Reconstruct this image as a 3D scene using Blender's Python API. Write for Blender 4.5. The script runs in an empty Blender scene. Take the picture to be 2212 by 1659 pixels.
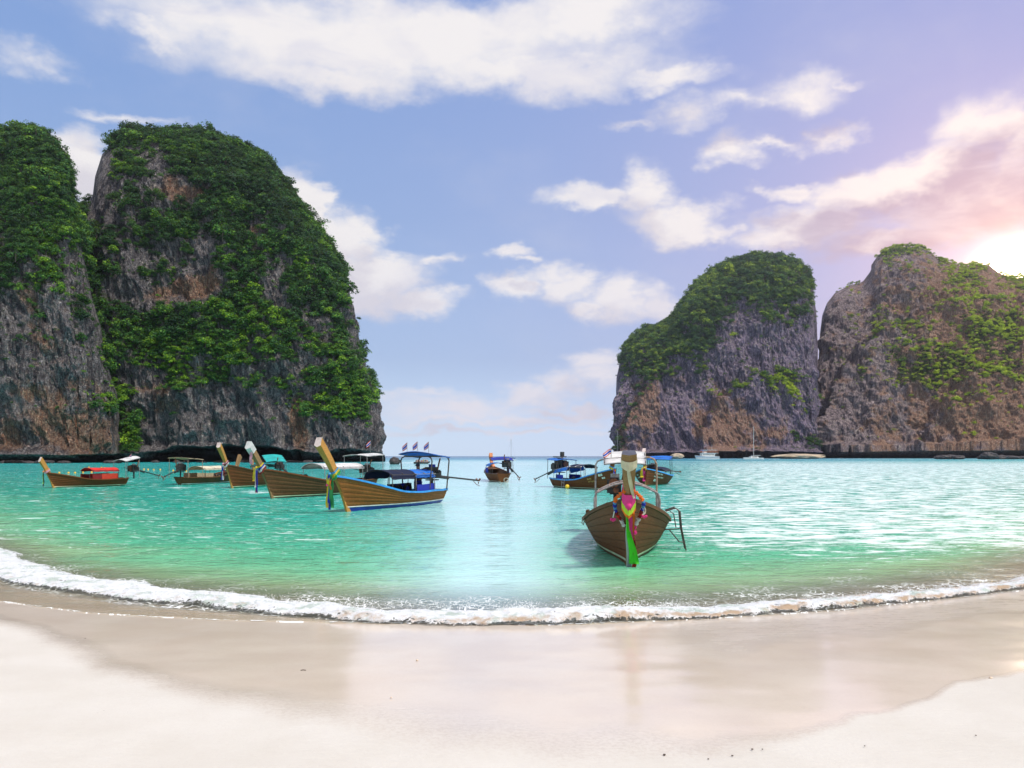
import bpy, bmesh, math, random
import numpy as np
from mathutils import Vector, Matrix, Euler

random.seed(7)
rng = np.random.default_rng(7)
scene = bpy.context.scene
COL = scene.collection
R = math.radians

# ------------------------------------------------------------------ camera
CAM_H = 2.4                       # eye height above the sea
F_PX = 800.0
K = 0.4629 / F_PX                 # view slope of one pixel of a 2212 px wide print of the photograph
cam = bpy.data.cameras.new('camera')
cam.sensor_width = 36.0
cam.lens = 36.0 * F_PX / 1024.0
cam.shift_y = 72.0 / 1024.0
cam.clip_start = 0.1
cam.clip_end = 60000.0
camo = bpy.data.objects.new('camera', cam)
COL.objects.link(camo)
camo.location = (0, 0, CAM_H)
camo.rotation_euler = (R(90), 0, 0)
scene.camera = camo

def W(xd, yd, d):
    """point at forward distance d seen at print position xd, yd"""
    return Vector(((xd - 1106) * K * d, d, CAM_H - (yd - 985) * K * d))

# ------------------------------------------------------------------ light
SUN_AZ, SUN_EL = R(128.0), R(58.0)
SUNV = Vector((math.sin(SUN_AZ) * math.cos(SUN_EL), math.cos(SUN_AZ) * math.cos(SUN_EL), math.sin(SUN_EL)))
_ga, _ge = R(32.3), R(10.0)       # bright break in the clouds low over the right-hand cliff
GLOWV = Vector((math.sin(_ga) * math.cos(_ge), math.cos(_ga) * math.cos(_ge), math.sin(_ge)))
sl = bpy.data.lights.new('sun', 'SUN')
sl.energy = 3.8
sl.color = (1.0, 0.93, 0.84)
sl.angle = R(9.0)
so = bpy.data.objects.new('sun', sl)
COL.objects.link(so)
so.rotation_euler = SUNV.to_track_quat('Z', 'Y').to_euler()

vs = scene.view_settings
vs.view_transform = 'Standard'
vs.look = 'None'
vs.exposure = 0.14
vs.gamma = 1.0
vs.use_curve_mapping = False
scene.cycles.use_denoising = True
scene.cycles.max_bounces = 6
scene.cycles.transparent_max_bounces = 24
scene.cycles.diffuse_bounces = 3
scene.cycles.glossy_bounces = 3
scene.cycles.volume_bounces = 0
scene.cycles.sample_clamp_indirect = 6.0

# ------------------------------------------------------------------ node helpers
class NT:
    def __init__(self, tree):
        self.t = tree; self.n = tree.nodes; self.l = tree.links
    def node(self, typ, **kw):
        nd = self.n.new(typ)
        for k, v in kw.items():
            setattr(nd, k, v)
        return nd
    def link(self, a, b): self.l.new(a, b)
    def val(self, sock, v):
        if isinstance(v, bpy.types.NodeSocket): self.l.new(v, sock)
        elif v is not None: sock.default_value = v
    def math(self, op, a, b=None, c=None, clamp=False):
        nd = self.node('ShaderNodeMath', operation=op, use_clamp=clamp)
        self.val(nd.inputs[0], a)
        if b is not None: self.val(nd.inputs[1], b)
        if c is not None: self.val(nd.inputs[2], c)
        return nd.outputs[0]
    def vmath(self, op, a, b=None, out=0):
        nd = self.node('ShaderNodeVectorMath', operation=op)
        self.val(nd.inputs[0], a)
        if b is not None:
            if op == 'SCALE': self.val(nd.inputs[3], b)
            else: self.val(nd.inputs[1], b)
        return nd.outputs[out]
    def smooth(self, v, lo, hi, a=0.0, b=1.0):
        nd = self.node('ShaderNodeMapRange', interpolation_type='SMOOTHSTEP')
        self.val(nd.inputs[0], v)
        self.val(nd.inputs[1], lo); self.val(nd.inputs[2], hi)
        nd.inputs[3].default_value = a; nd.inputs[4].default_value = b
        return nd.outputs[0]
    def mix(self, f, a, b, blend='MIX'):
        nd = self.node('ShaderNodeMix', data_type='RGBA', blend_type=blend)
        self.val(nd.inputs[0], f)
        for s, v in ((nd.inputs[6], a), (nd.inputs[7], b)):
            if isinstance(v, (tuple, list)) and len(v) == 3: v = (*v, 1.0)
            self.val(s, v)
        return nd.outputs[2]
    def noise(self, vec, scale, detail=4, rough=0.55, dist=0.0, out=0):
        nd = self.node('ShaderNodeTexNoise')
        if vec is not None: self.link(vec, nd.inputs['Vector'])
        nd.inputs['Scale'].default_value = scale
        nd.inputs['Detail'].default_value = detail
        nd.inputs['Roughness'].default_value = rough
        nd.inputs['Distortion'].default_value = dist
        return nd.outputs[out]
    def voronoi(self, vec, scale, feature='F1', out=0):
        nd = self.node('ShaderNodeTexVoronoi', feature=feature)
        if vec is not None: self.link(vec, nd.inputs['Vector'])
        nd.inputs['Scale'].default_value = scale
        return nd.outputs[out]
    def ramp(self, f, stops, interp='LINEAR'):
        nd = self.node('ShaderNodeValToRGB')
        cr = nd.color_ramp; cr.interpolation = interp
        while len(cr.elements) < len(stops): cr.elements.new(0.5)
        for e, (p, c) in zip(cr.elements, stops):
            e.position = p; e.color = (*c, 1.0) if len(c) == 3 else c
        self.link(f, nd.inputs[0])
        return nd.outputs[0]
    def scaled(self, vec, s):
        return self.vmath('MULTIPLY', vec, s)
    def attr(self, name, out='Fac', typ='GEOMETRY'):
        nd = self.node('ShaderNodeAttribute', attribute_name=name, attribute_type=typ)
        return nd.outputs[out]

def new_mat(name):
    m = bpy.data.materials.new(name)
    m.use_nodes = True
    m.node_tree.nodes.clear()
    t = NT(m.node_tree)
    out = t.node('ShaderNodeOutputMaterial')
    return m, t, out

def principled(t, out, color, rough=0.6, bump=None, bstr=0.3, bdist=0.02, **kw):
    p = t.node('ShaderNodeBsdfPrincipled')
    if isinstance(color, (tuple, list)): color = (*color[:3], 1.0)
    t.val(p.inputs['Base Color'], color)
    t.val(p.inputs['Roughness'], rough)
    for k, v in kw.items():
        t.val(p.inputs[k], v)
    if bump is not None:
        b = t.node('ShaderNodeBump')
        b.inputs['Strength'].default_value = bstr
        b.inputs['Distance'].default_value = bdist
        t.link(bump, b.inputs['Height'])
        t.link(b.outputs[0], p.inputs['Normal'])
    if out is not None: t.link(p.outputs[0], out.inputs[0])
    return p

# ------------------------------------------------------------------ sky (world)
world = bpy.data.worlds.new('World')
scene.world = world
world.use_nodes = True
world.node_tree.nodes.clear()

BLOBS = [  # cloud puffs: azimuth / elevation given as print positions, half sizes in print pixels, weight
    (800, 95, 600, 100, 1.7), (560, 66, 350, 66, 1.5), (1120, 150, 330, 64, 1.6), (1270, 50, 230, 80, 1.6), (1420, 165, 150, 36, 1.25),
    (700, 150, 330, 55, 1.4), (330, 75, 170, 34, 1.1), (960, 60, 400, 70, 1.6),
    (1745, 190, 115, 42, 1.0), (1610, 218, 95, 28, .95), (1480, 232, 85, 34, .9), (1385, 258, 75, 20, .85), (1840, 165, 60, 16, .8),
    (1590, 318, 85, 40, 1.0), (1775, 282, 75, 34, 1.0), (1660, 305, 80, 22, .85),
    (1390, 405, 95, 62, 1.1), (1290, 432, 140, 30, 1.0), (1480, 470, 135, 50, 1.1), (1560, 495, 60, 30, .8),
    (2160, 290, 190, 78, 1.15), (2000, 370, 170, 62, 1.15), (1850, 420, 160, 68, 1.15), (1760, 490, 170, 60, 1.15), (2100, 430, 240, 110, 1.25),
    (1680, 415, 75, 30, .9), (1950, 520, 260, 50, 1.1), (2350, 350, 250, 190, 1.2),
    (1100, 535, 62, 26, .95), (1150, 560, 40, 16, .8), (1110, 622, 80, 34, 1.0), (1210, 612, 92, 52, 1.05), (1330, 640, 95, 58, 1.0), (1420, 655, 75, 60, 1.0), (1250, 665, 70, 35, .9),
    (735, 520, 115, 75, 1.3), (670, 440, 70, 90, 1.25), (840, 585, 120, 55, 1.15), (770, 620, 120, 70, 1.2), (895, 655, 100, 38, .95), (950, 555, 75, 26, .85), (800, 500, 50, 40, .9),
    (175, 380, 95, 95, 1.5), (60, 130, 130, 32, .72), (270, 248, 170, 18, .66), (120, 560, 100, 60, .8),
    (1225, 830, 95, 45, .85), (1150, 860, 160, 24, .8), (990, 880, 190, 34, .85), (1080, 905, 260, 16, .8), (1310, 815, 90, 60, .85), (1250, 770, 60, 12, .6), (1100, 930, 420, 12, .68), (930, 860, 130, 16, .75), (1240, 885, 180, 14, .8), (1020, 905, 240, 10, .75), (1280, 780, 70, 40, .8),
]
def build_world():
    t = NT(world.node_tree)
    out = t.node('ShaderNodeOutputWorld')
    tc = t.node('ShaderNodeTexCoord')
    d = t.vmath('NORMALIZE', tc.outputs['Generated'])
    sep = t.node('ShaderNodeSeparateXYZ'); t.link(d, sep.inputs[0])
    x, y, z = sep.outputs
    az = t.math('ARCTAN2', x, y)
    el = t.math('ARCSINE', z)
    cmb = t.node('ShaderNodeCombineXYZ'); t.link(az, cmb.inputs[0]); t.link(el, cmb.inputs[1])
    p = cmb.outputs[0]
    # cloud field as a node group so that it can be read twice
    g = bpy.data.node_groups.new('cloud_field', 'ShaderNodeTree')
    g.interface.new_socket('P', in_out='INPUT', socket_type='NodeSocketVector')
    g.interface.new_socket('F', in_out='OUTPUT', socket_type='NodeSocketFloat')
    gt = NT(g)
    gi = gt.node('NodeGroupInput'); go = gt.node('NodeGroupOutput')
    acc = None
    for (bx, by, rx, ry, wt) in BLOBS:
        a = math.atan((bx - 1106) * K); ca = math.cos(a)
        e = math.atan((985 - by) * K * ca); ce = math.cos(e)
        sx = 1.0 / (rx * K * ca * ca); sy = 1.0 / (ry * K * ca * ce * ce)
        m = gt.node('ShaderNodeVectorMath', operation='MULTIPLY_ADD')
        gt.link(gi.outputs[0], m.inputs[0])
        m.inputs[1].default_value = (sx, sy, 0)
        m.inputs[2].default_value = (-a * sx, -e * sy, 0)
        ln = gt.vmath('LENGTH', m.outputs[0], out=1)
        v = gt.math('MULTIPLY_ADD', ln, -wt * 0.72, wt)
        acc = v if acc is None else gt.math('SMOOTH_MAX', acc, v, 0.12)
    gt.link(acc, go.inputs[0])
    def field(pv):
        nd = t.node('ShaderNodeGroup'); nd.node_tree = g
        t.link(pv, nd.inputs[0]); return nd.outputs[0]
    # warped position
    ps = t.vmath('MULTIPLY', p, (1.0, 1.7, 1.0))
    wn = t.noise(ps, 6.5, 5, 0.58, out=1)
    wv = t.vmath('SUBTRACT', wn, (0.5, 0.5, 0.5))
    wn2 = t.noise(ps, 26.0, 5, 0.6, out=1)
    wv2 = t.vmath('SUBTRACT', wn2, (0.5, 0.5, 0.5))
    wv = t.vmath('MULTIPLY', wv, (0.13, 0.075, 0)); wv2 = t.vmath('MULTIPLY', wv2, (0.045, 0.03, 0))
    pw = t.vmath('ADD', t.vmath('ADD', p, wv), wv2)
    f1 = field(pw)
    f2 = field(t.vmath('ADD', pw, (0.012, 0.035, 0)))
    n1 = t.noise(ps, 11.0, 7, 0.6)
    nn = t.math('MULTIPLY', t.math('SUBTRACT', n1, 0.5), 0.95)
    df = t.math('ADD', f1, nn)
    soft = t.smooth(el, 0.30, 0.44)
    dens = t.smooth(df, t.math('MULTIPLY_ADD', soft, -0.10, 0.16), t.math('MULTIPLY_ADD', soft, 0.45, 0.80))
    # clouds elsewhere in the sky (overhead and behind the camera)
    g3 = t.vmath('MULTIPLY', d, (1, 1, 2.2))
    gn = t.noise(g3, 2.4, 7, 0.58)
    away = t.math('MAXIMUM', t.smooth(t.math('ABSOLUTE', az), 0.62, 0.85), t.smooth(el, 0.52, 0.72))
    gden = t.math('MULTIPLY', t.smooth(gn, 0.44, 0.60), away)
    veil = t.math('MULTIPLY', t.smooth(t.noise(ps, 3.2, 6, 0.6), 0.45, 0.8), 0.35)
    # base sky
    sky = t.node('ShaderNodeTexSky', sky_type='NISHITA', sun_disc=False)
    sky.sun_elevation = SUN_EL
    sky.sun_rotation = SUN_AZ
    sky.air_density = 1.0; sky.dust_density = 0.6; sky.ozone_density = 1.5
    nis = t.vmath('SCALE', sky.outputs[0], 1.0)
    grad = t.ramp(t.math('DIVIDE', el, 1.2), [
        (0.0, (7.4, 9.3, 11.6)), (0.03, (6.8, 8.8, 11.4)), (0.10, (4.3, 5.9, 8.8)), (0.24, (3.1, 4.6, 7.8)), (0.42, (2.3, 3.8, 7.5)), (0.62, (1.5, 2.8, 6.6)), (1.0, (1.2, 2.2, 5.6))])
    base = t.vmath('SCALE', t.mix(0.82, nis, grad), 0.94)
    # violet cast toward the sun side
    sd = t.vmath('DOT_PRODUCT', d, tuple(GLOWV), out=1)
    sdc = t.math('MAXIMUM', sd, 0.0)
    vio = t.math('MULTIPLY', t.math('POWER', sdc, 6.0), 0.40)
    base = t.mix(vio, base, (5.3, 4.7, 7.6))
    base = t.mix(veil, base, (5.6, 5.9, 7.2))
    # cloud colour: bright tops, mauve grey undersides
    nsh = t.noise(ps, 9.0, 5, 0.6)
    under = t.smooth(t.math('ADD', f2, t.math('MULTIPLY', t.math('SUBTRACT', nsh, 0.5), 0.9)), 0.22, 0.85)
    sunside = t.smooth(az, 0.18, 0.45)
    lowc = t.math('SUBTRACT', 1.0, t.smooth(el, 0.36, 0.46))
    uamt = t.math('MULTIPLY', t.math('MULTIPLY', under, lowc), t.math('ADD', 0.34, t.math('MULTIPLY', sunside, 0.62)))
    lit = t.mix(t.smooth(el, 0.02, 0.3), (7.8, 7.6, 8.4), (8.6, 8.25, 8.15))
    ccol = t.mix(uamt, lit, (3.7, 3.4, 4.9))
    fold = t.noise(t.vmath('MULTIPLY', p, (1.0, 2.6, 1.0)), 7.0, 6, 0.6, 0.6)
    ccol = t.mix(t.math('MULTIPLY', t.smooth(fold, 0.46, 0.68), 0.55), ccol, (6.7, 6.6, 7.5))
    gcol = t.mix(t.smooth(gn, 0.5, 0.72), (10.0, 9.8, 9.8), (6.2, 6.2, 6.9))
    c1 = t.mix(gden, base, gcol)
    c2 = t.mix(t.math('MULTIPLY', dens, 0.96), c1, ccol)
    # glow of the low sun through the haze
    def gl(pw_, amp, col):
        return t.vmath('SCALE', col, t.math('MULTIPLY', t.math('POWER', sdc, pw_), amp))
    tot = t.vmath('ADD', c2, gl(3000.0, 260.0, (1.0, .80, .5)))
    tot = t.vmath('ADD', tot, gl(600.0, 7.0, (1.0, .72, .35)))
    tot = t.vmath('ADD', tot, gl(110.0, 3.6, (1.0, .50, .14)))
    tot = t.vmath('ADD', tot, gl(24.0, 2.0, (1.0, .34, .16)))
    bg = t.node('ShaderNodeBackground')
    t.link(tot, bg.inputs[0])
    bg.inputs[1].default_value = 0.1
    t.link(bg.outputs[0], out.inputs[0])
build_world()
world.cycles.sampling_method = 'MANUAL'
world.cycles.sample_map_resolution = 1024

# ------------------------------------------------------------------ numpy noise
_perm = np.random.default_rng(11).permutation(256).astype(np.int64)
_perm = np.concatenate([_perm, _perm, _perm])
_gr = np.random.default_rng(12).normal(size=(256, 3)); _gr /= np.linalg.norm(_gr, axis=1)[:, None]
_gr = _gr.astype(np.float32)
def pn(x, y, z):
    xi = np.floor(x).astype(np.int64); yi = np.floor(y).astype(np.int64); zi = np.floor(z).astype(np.int64)
    xf = (x - xi).astype(np.float32); yf = (y - yi).astype(np.float32); zf = (z - zi).astype(np.float32)
    u = xf * xf * xf * (xf * (xf * 6 - 15) + 10); v = yf * yf * yf * (yf * (yf * 6 - 15) + 10); w = zf * zf * zf * (zf * (zf * 6 - 15) + 10)
    xi &= 255; yi &= 255; zi &= 255
    def g(dx, dy, dz):
        h = _perm[_perm[_perm[xi + dx] + yi + dy] + zi + dz]
        gr = _gr[h]
        return gr[..., 0] * (xf - dx) + gr[..., 1] * (yf - dy) + gr[..., 2] * (zf - dz)
    a = g(0, 0, 0) * (1 - u) + g(1, 0, 0) * u; b = g(0, 1, 0) * (1 - u) + g(1, 1, 0) * u
    c = g(0, 0, 1) * (1 - u) + g(1, 0, 1) * u; e = g(0, 1, 1) * (1 - u) + g(1, 1, 1) * u
    return (a * (1 - v) + b * v) * (1 - w) + (c * (1 - v) + e * v) * w
def fbm(x, y, z, o=4, gain=0.5, off=0.0):
    s = 0; a = 1.0; n = 0
    for i in range(o):
        f = 2.03 ** i
        s = s + a * pn(x * f + off + i * 17.3, y * f + i * 5.1, z * f + i * 9.7); n += a; a *= gain
    return s / n * 1.6
def ridged(x, y, z, o=4, gain=0.5, off=0.0):
    s = 0; a = 1.0; n = 0
    for i in range(o):
        f = 2.03 ** i
        s = s + a * (1 - 2.2 * np.abs(pn(x * f + off + i * 13.3, y * f + i * 7.1, z * f + i * 3.7))); n += a; a *= gain
    return s / n
def sst(x, a, b):
    t = np.clip((x - a) / (b - a), 0, 1); return t * t * (3 - 2 * t)

# ------------------------------------------------------------------ object helpers
def tagit(o, label=None, cat=None, group=None, kind=None):
    if label: o['label'] = label
    if cat: o['category'] = cat
    if group: o['group'] = group
    if kind: o['kind'] = kind
    return o
def link(name, data, parent=None):
    o = bpy.data.objects.new(name, data)
    COL.objects.link(o)
    if parent is not None: o.parent = parent
    return o
def grid_mesh(name, P, mat, smooth=True, attrs=None, flip=False):
    """P: (nu, nv, 3) array"""
    nu, nv = P.shape[:2]
    me = bpy.data.meshes.new(name)
    idx = np.arange(nu * nv).reshape(nu, nv)
    q = np.stack([idx[:-1, :-1], idx[1:, :-1], idx[1:, 1:], idx[:-1, 1:]], -1).reshape(-1, 4)
    if flip: q = q[:, ::-1]
    n = len(q)
    me.vertices.add(nu * nv); me.vertices.foreach_set('co', P.reshape(-1).astype(np.float32))
    me.loops.add(n * 4); me.loops.foreach_set('vertex_index', q.reshape(-1).astype(np.int32))
    me.polygons.add(n); me.polygons.foreach_set('loop_start', np.arange(0, n * 4, 4, dtype=np.int32))
    me.polygons.foreach_set('loop_total', np.full(n, 4, dtype=np.int32))
    me.polygons.foreach_set('use_smooth', np.full(n, smooth, dtype=bool))
    for k, v in (attrs or {}).items():
        a = me.attributes.new(k, 'FLOAT', 'POINT'); a.data.foreach_set('value', v.reshape(-1).astype(np.float32))
    me.update(calc_edges=True)
    me.materials.append(mat)
    return me

# ================================================================== ground and sea
SX = np.array([-400, -60, -30, -14, -9.5, -6.4, -4.4, -2.75, -.7, .6, 2.7, 5, 6.8, 9.15, 14, 30, 60, 400.])
SY = np.array([330., 60, 36, 19.5, 14.8, 12.96, 12.2, 11.7, 11.4, 11.36, 11.75, 12.4, 13.2, 14.3, 18.5, 34, 58, 330.])
def shore(x):
    return np.interp(x, SX, SY)
def shore_s(x):   # slightly scalloped water's edge
    return shore(x) + 0.10 * fbm(x / 1.1, x * 0 + 3.3, x * 0, 3) + 0.16 * fbm(x / 3.5, x * 0 + 8.3, x * 0, 2)
def ground_z(x, y):
    d = shore(x) - y                       # >0 up the beach
    up = 0.036 * np.maximum(d, 0) + 0.0007 * np.maximum(d, 0) ** 2
    dn = -0.075 * np.maximum(-d, 0) - 0.0 * d
    z = np.where(d > 0, np.minimum(up, 1.6), np.maximum(dn, -6))
    return z

def mat_sand():
    m, t, out = new_mat('beach_sand')
    geo = t.node('ShaderNodeNewGeometry'); P = geo.outputs['Position']
    up = t.attr('up')
    wet = t.attr('wet')
    n1 = t.noise(P, 0.9, 5, 0.6); n2 = t.noise(P, 60.0, 4, 0.7); n3 = t.noise(t.scaled(P, (1, 3, 1)), 2.5, 5, 0.65)
    wetn = t.math('ADD', wet, t.math('MULTIPLY', t.math('SUBTRACT', n3, 0.5), 0.18))
    wf = t.smooth(wetn, 0.22, 0.80)
    dry = t.mix(t.smooth(n1, .3, .7), (0.575, 0.54, 0.475), (0.62, 0.59, 0.53))
    dry = t.mix(t.math('MULTIPLY', t.smooth(n2, .35, .75), 0.22), dry, (0.52, 0.455, 0.40))
    n4 = t.noise(P, 24.0, 5, 0.75)
    wetc = t.mix(t.smooth(n1, .3, .7), (0.62, 0.525, 0.43), (0.66, 0.575, 0.48))
    wetc = t.mix(t.math('MULTIPLY', t.smooth(n2, .4, .8), 0.12), wetc, (0.36, 0.29, 0.23))
    under = t.smooth(up, -0.4, 0.0)
    col = t.mix(wf, dry, wetc)
    gz_ = t.math('MULTIPLY', t.math('MULTIPLY', wf, t.math('SUBTRACT', 1.0, wf)), 2.6)
    col = t.mix(t.math('MULTIPLY', t.smooth(n4, .42, .62), t.math('MULTIPLY_ADD', gz_, 0.5, 0.05)), col, (0.44, 0.36, 0.29))
    col = t.mix(under, (0.42, 0.36, 0.25), col)
    specks = t.voronoi(P, 9.0)
    sp = t.math('MULTIPLY', t.smooth(specks, 0.05, 0.035), t.smooth(t.noise(P, 1.2, 2), .62, .7))
    col = t.mix(sp, col, (0.12, 0.10, 0.08))
    rough = t.math('ADD', t.math('MULTIPLY', t.math('SUBTRACT', 1.0, wf), 0.55), t.math('ADD', 0.10, t.math('MULTIPLY', n1, 0.12)))
    grain = t.noise(P, 170.0, 3, 0.7)
    ripples = t.noise(t.scaled(P, (1.0, 3.4, 1)), 5.0, 6, 0.62)
    lumps = t.noise(P, 26.0, 5, 0.7)
    h = t.math('ADD', t.math('MULTIPLY', grain, t.math('MULTIPLY_ADD', wf, -0.16, 0.2)), t.math('MULTIPLY', ripples, t.math('MULTIPLY_ADD', wf, -0.25, 0.85)))
    h = t.math('ADD', h, t.math('MULTIPLY', lumps, t.math('MULTIPLY_ADD', wf, -0.62, 0.75)))
    p = principled(t, out, col, rough, bump=h, bstr=0.5, bdist=0.012)
    t.link(t.math('MULTIPLY_ADD', wf, -0.15, 0.15), p.inputs['Specular IOR Level'])
    t.link(wf, p.inputs['Coat Weight'])
    t.link(t.math('MULTIPLY_ADD', n1, 0.16, 0.05), p.inputs['Coat Roughness'])
    p.inputs['Coat IOR'].default_value = 1.6
    return m
M_SAND = mat_sand()

# high-water outline of the wet sand (distance up the beach from the water's edge)
WX = np.array([-14, -9.5, -7.2, -4.9, -3.2, -1.6, 0, 1.3, 1.75, 2.4, 3.2, 4.4, 5.2, 8, 14])
WD = np.array([1.2, 1.6, 2.1, 3.1, 4.0, 4.7, 4.9, 5.5, 5.6, 5.4, 4.9, 4.3, 4.2, 3.7, 3.2])
def make_beach():
    xs = np.concatenate([-np.geomspace(500, 14, 30)[:-1], np.linspace(-14, 14, 420), np.geomspace(14, 500, 30)[1:]])
    t = np.linspace(0, 1, 260)
    ys = np.concatenate([np.linspace(-60, 3, 14)[:-1], np.linspace(3, 16, 300), np.geomspace(16.3, 700, 40)])
    X, Y = np.meshgrid(xs, ys, indexing='ij')
    Z = ground_z(X, Y)
    d = shore(X) - Y
    Z = Z + np.where(d > 0, 1, .3) * (0.012 * fbm(X / 2.3, Y / 1.4, X * 0, 3) + 0.02 * fbm(X / 7, Y / 5, X * 0 + 4, 2)) * sst(d, 0, 3)
    wl = np.interp(X, WX, WD) + 0.55 * fbm(X / 2.6, Y / 9, X * 0 + 2, 3) + 0.18 * fbm(X / .6, Y / 2, X * 0 + 2, 3)
    soft = np.interp(X, [-10, -3, -1, .8, 2.0, 3, 10], [1.6, 2.0, 3.4, 3.2, 1.2, .5, .4])
    wet = 1 - sst((d - wl) / soft, -.5, .5)
    # the right hand strip next to the surf has drained and is less glossy
    drained = sst(X, 1.2, 2.8) * (1 - sst(d / np.maximum(wl, .1) + .25 * fbm(X / 1.5, Y / 1.5, X * 0 + 6, 3), .34, .62)) * .38
    wet = np.clip(wet - drained, 0, 1)
    me = grid_mesh('beach', np.stack([X, Y, Z], -1), M_SAND, attrs={'up': d, 'wet': wet})
    o = link('beach', me)
    tagit(o, 'pale sand beach, wet and mirror-like near the surf', 'beach', kind='structure')
make_beach()

# ------------------------------------------------------------------ water
def mat_water():
    m, t, out = new_mat('sea_water')
    geo = t.node('ShaderNodeNewGeometry'); P = geo.outputs['Position']
    off = t.attr('off')          # metres offshore
    side = t.attr('sky_sheen')
    lg = t.math('DIVIDE', t.math('LOGARITHM', t.math('MAXIMUM', off, 0.1), 10.0), 4.0)   # 0..1 for 1 m .. 10 km
    patch = t.noise(t.scaled(P, (0.35, 1, 1)), 0.22, 5, 0.6)
    lgp = t.math('ADD', lg, t.math('MULTIPLY', t.math('SUBTRACT', patch, 0.5), 0.16))
    col = t.ramp(lgp, [(0.0, (0.46, 0.46, 0.28)), (0.10, (0.30, 0.45, 0.22)), (0.20, (0.10, 0.46, 0.25)), (0.30, (0.008, 0.37, 0.25)), (0.40, (0.008, 0.42, 0.34)),
                       (0.53, (0.010, 0.44, 0.43)), (0.62, (0.015, 0.36, 0.44)), (0.67, (0.012, 0.22, 0.34)), (0.76, (0.01, 0.12, 0.25)), (1.0, (0.02, 0.11, 0.22))])
    col = t.mix(t.math('MULTIPLY', side, 0.74), col, (0.55, 0.81, 0.84))  # bright sky reflection painted into the water colour along the middle
    # far breakers, foam flecks, and ripple glints painted on in white
    st = t.noise(t.scaled(P, (0.16, 1, 1)), 0.5, 8, 0.68)
    band = t.attr('foamband')
    stf = t.noise(t.scaled(P, (0.5, 1, 1)), 3.0, 5, 0.7)
    fo = t.smooth(t.math('ADD', t.math('ADD', st, t.math('MULTIPLY', t.math('SUBTRACT', stf, 0.5), 0.5)), t.math('MULTIPLY', band, 0.24)), 0.66, 0.84)
    st2 = t.noise(t.scaled(P, (0.28, 1, 1)), 2.2, 6, 0.65)
    glint_amt = t.attr('streak')
    fleck_glint = t.smooth(t.math('ADD', st2, t.math('MULTIPLY', glint_amt, 0.26)), 0.70, 0.80)
    foam = t.math('MAXIMUM', t.math('MULTIPLY', fo, t.math('MINIMUM', t.math('MULTIPLY', band, 3.0), 1.0)), t.math('MULTIPLY', fleck_glint, 0.85))
    st3 = t.noise(t.scaled(P, (0.34, 1, 1)), 6.5, 5, 0.68, .5)
    fine_glint = t.smooth(t.math('ADD', st3, t.math('MULTIPLY', glint_amt, 0.15)), 0.655, 0.72)
    foam = t.math('MAXIMUM', foam, t.math('MULTIPLY', fine_glint, t.smooth(t.vmath('LENGTH', P, out=1), 75.0, 30.0, 0.0, 0.55)))
    lace = t.attr('lace')
    lv = t.voronoi(t.vmath('ADD', P, t.vmath('SCALE', t.noise(P, 3.0, 3, out=1), 0.35)), 5.5, feature='DISTANCE_TO_EDGE')
    lfo = t.math('MULTIPLY', t.smooth(lv, 0.10, 0.02), t.smooth(lace, 0.25, 0.7))
    lfo = t.math('MAXIMUM', lfo, t.smooth(t.math('ADD', lace, t.math('MULTIPLY', t.noise(P, 9.0, 4), 0.5)), 0.98, 1.2))
    foam = t.math('MAXIMUM', foam, lfo)
    col = t.mix(foam, col, (0.86, 0.88, 0.88))
    # ripples
    pr = t.scaled(P, (0.55, 1.0, 1.0))
    r1 = t.noise(pr, 2.6, 5, 0.62, 0.6); r2 = t.noise(pr, 9.0, 4, 0.6, 0.4); r3 = t.noise(pr, 0.55, 4, 0.6)
    cdist = t.math('MULTIPLY', t.vmath('LENGTH', P, out=1), 1.0)
    near = t.smooth(cdist, 260.0, 20.0)
    calm = t.math('MULTIPLY_ADD', side, -0.5, 1.0)
    h = t.math('ADD', t.math('MULTIPLY', r1, 0.5), t.math('MULTIPLY', r2, t.math('MULTIPLY', near, 0.13)))
    h = t.math('ADD', h, t.math('MULTIPLY', r3, 1.0))
    h = t.math('MULTIPLY', h, t.math('MULTIPLY', calm, t.smooth(off, 0.0, 6.0, 0.12, 1.0)))
    b = t.node('ShaderNodeBump'); b.inputs['Strength'].default_value = 0.8; b.inputs['Distance'].default_value = 0.42
    t.link(h, b.inputs['Height'])
    rough = t.smooth(cdist, 20.0, 600.0, 0.045, 0.22)
    rough = t.math('MAXIMUM', rough, t.math('MULTIPLY', foam, 0.8))
    p = principled(t, None, col, rough)
    p.inputs['IOR'].default_value = 1.333
    t.link(t.smooth(cdist, 60.0, 420.0, 0.5, 0.2), p.inputs['Specular IOR Level'])
    t.link(b.outputs[0], p.inputs['Normal'])
    # clear shallows: a refracting look through to the sand
    gls = t.node('ShaderNodeBsdfPrincipled')
    gls.inputs['Base Color'].default_value = (0.93, 0.97, 0.90, 1); gls.inputs['Roughness'].default_value = 0.04
    gls.inputs['IOR'].default_value = 1.333
    tr = t.node('ShaderNodeBsdfTransparent'); tr.inputs[0].default_value = (0.98, 0.98, 0.95, 1)
    gl2 = t.node('ShaderNodeBsdfGlossy'); gl2.inputs['Roughness'].default_value = 0.04
    t.link(b.outputs[0], gl2.inputs['Normal'])
    fr = t.node('ShaderNodeFresnel'); fr.inputs[0].default_value = 1.333; t.link(b.outputs[0], fr.inputs['Normal'])
    thin = t.node('ShaderNodeMixShader'); t.link(fr.outputs[0], thin.inputs[0]); t.link(tr.outputs[0], thin.inputs[1]); t.link(gl2.outputs[0], thin.inputs[2])
    a = t.math('MAXIMUM', t.smooth(off, 0.0, 4.2), foam)
    mx = t.node('ShaderNodeMixShader'); t.link(a, mx.inputs[0]); t.link(thin.outputs[0], mx.inputs[1]); t.link(p.outputs[0], mx.inputs[2])
    t.link(mx.outputs[0], out.inputs[0])
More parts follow.
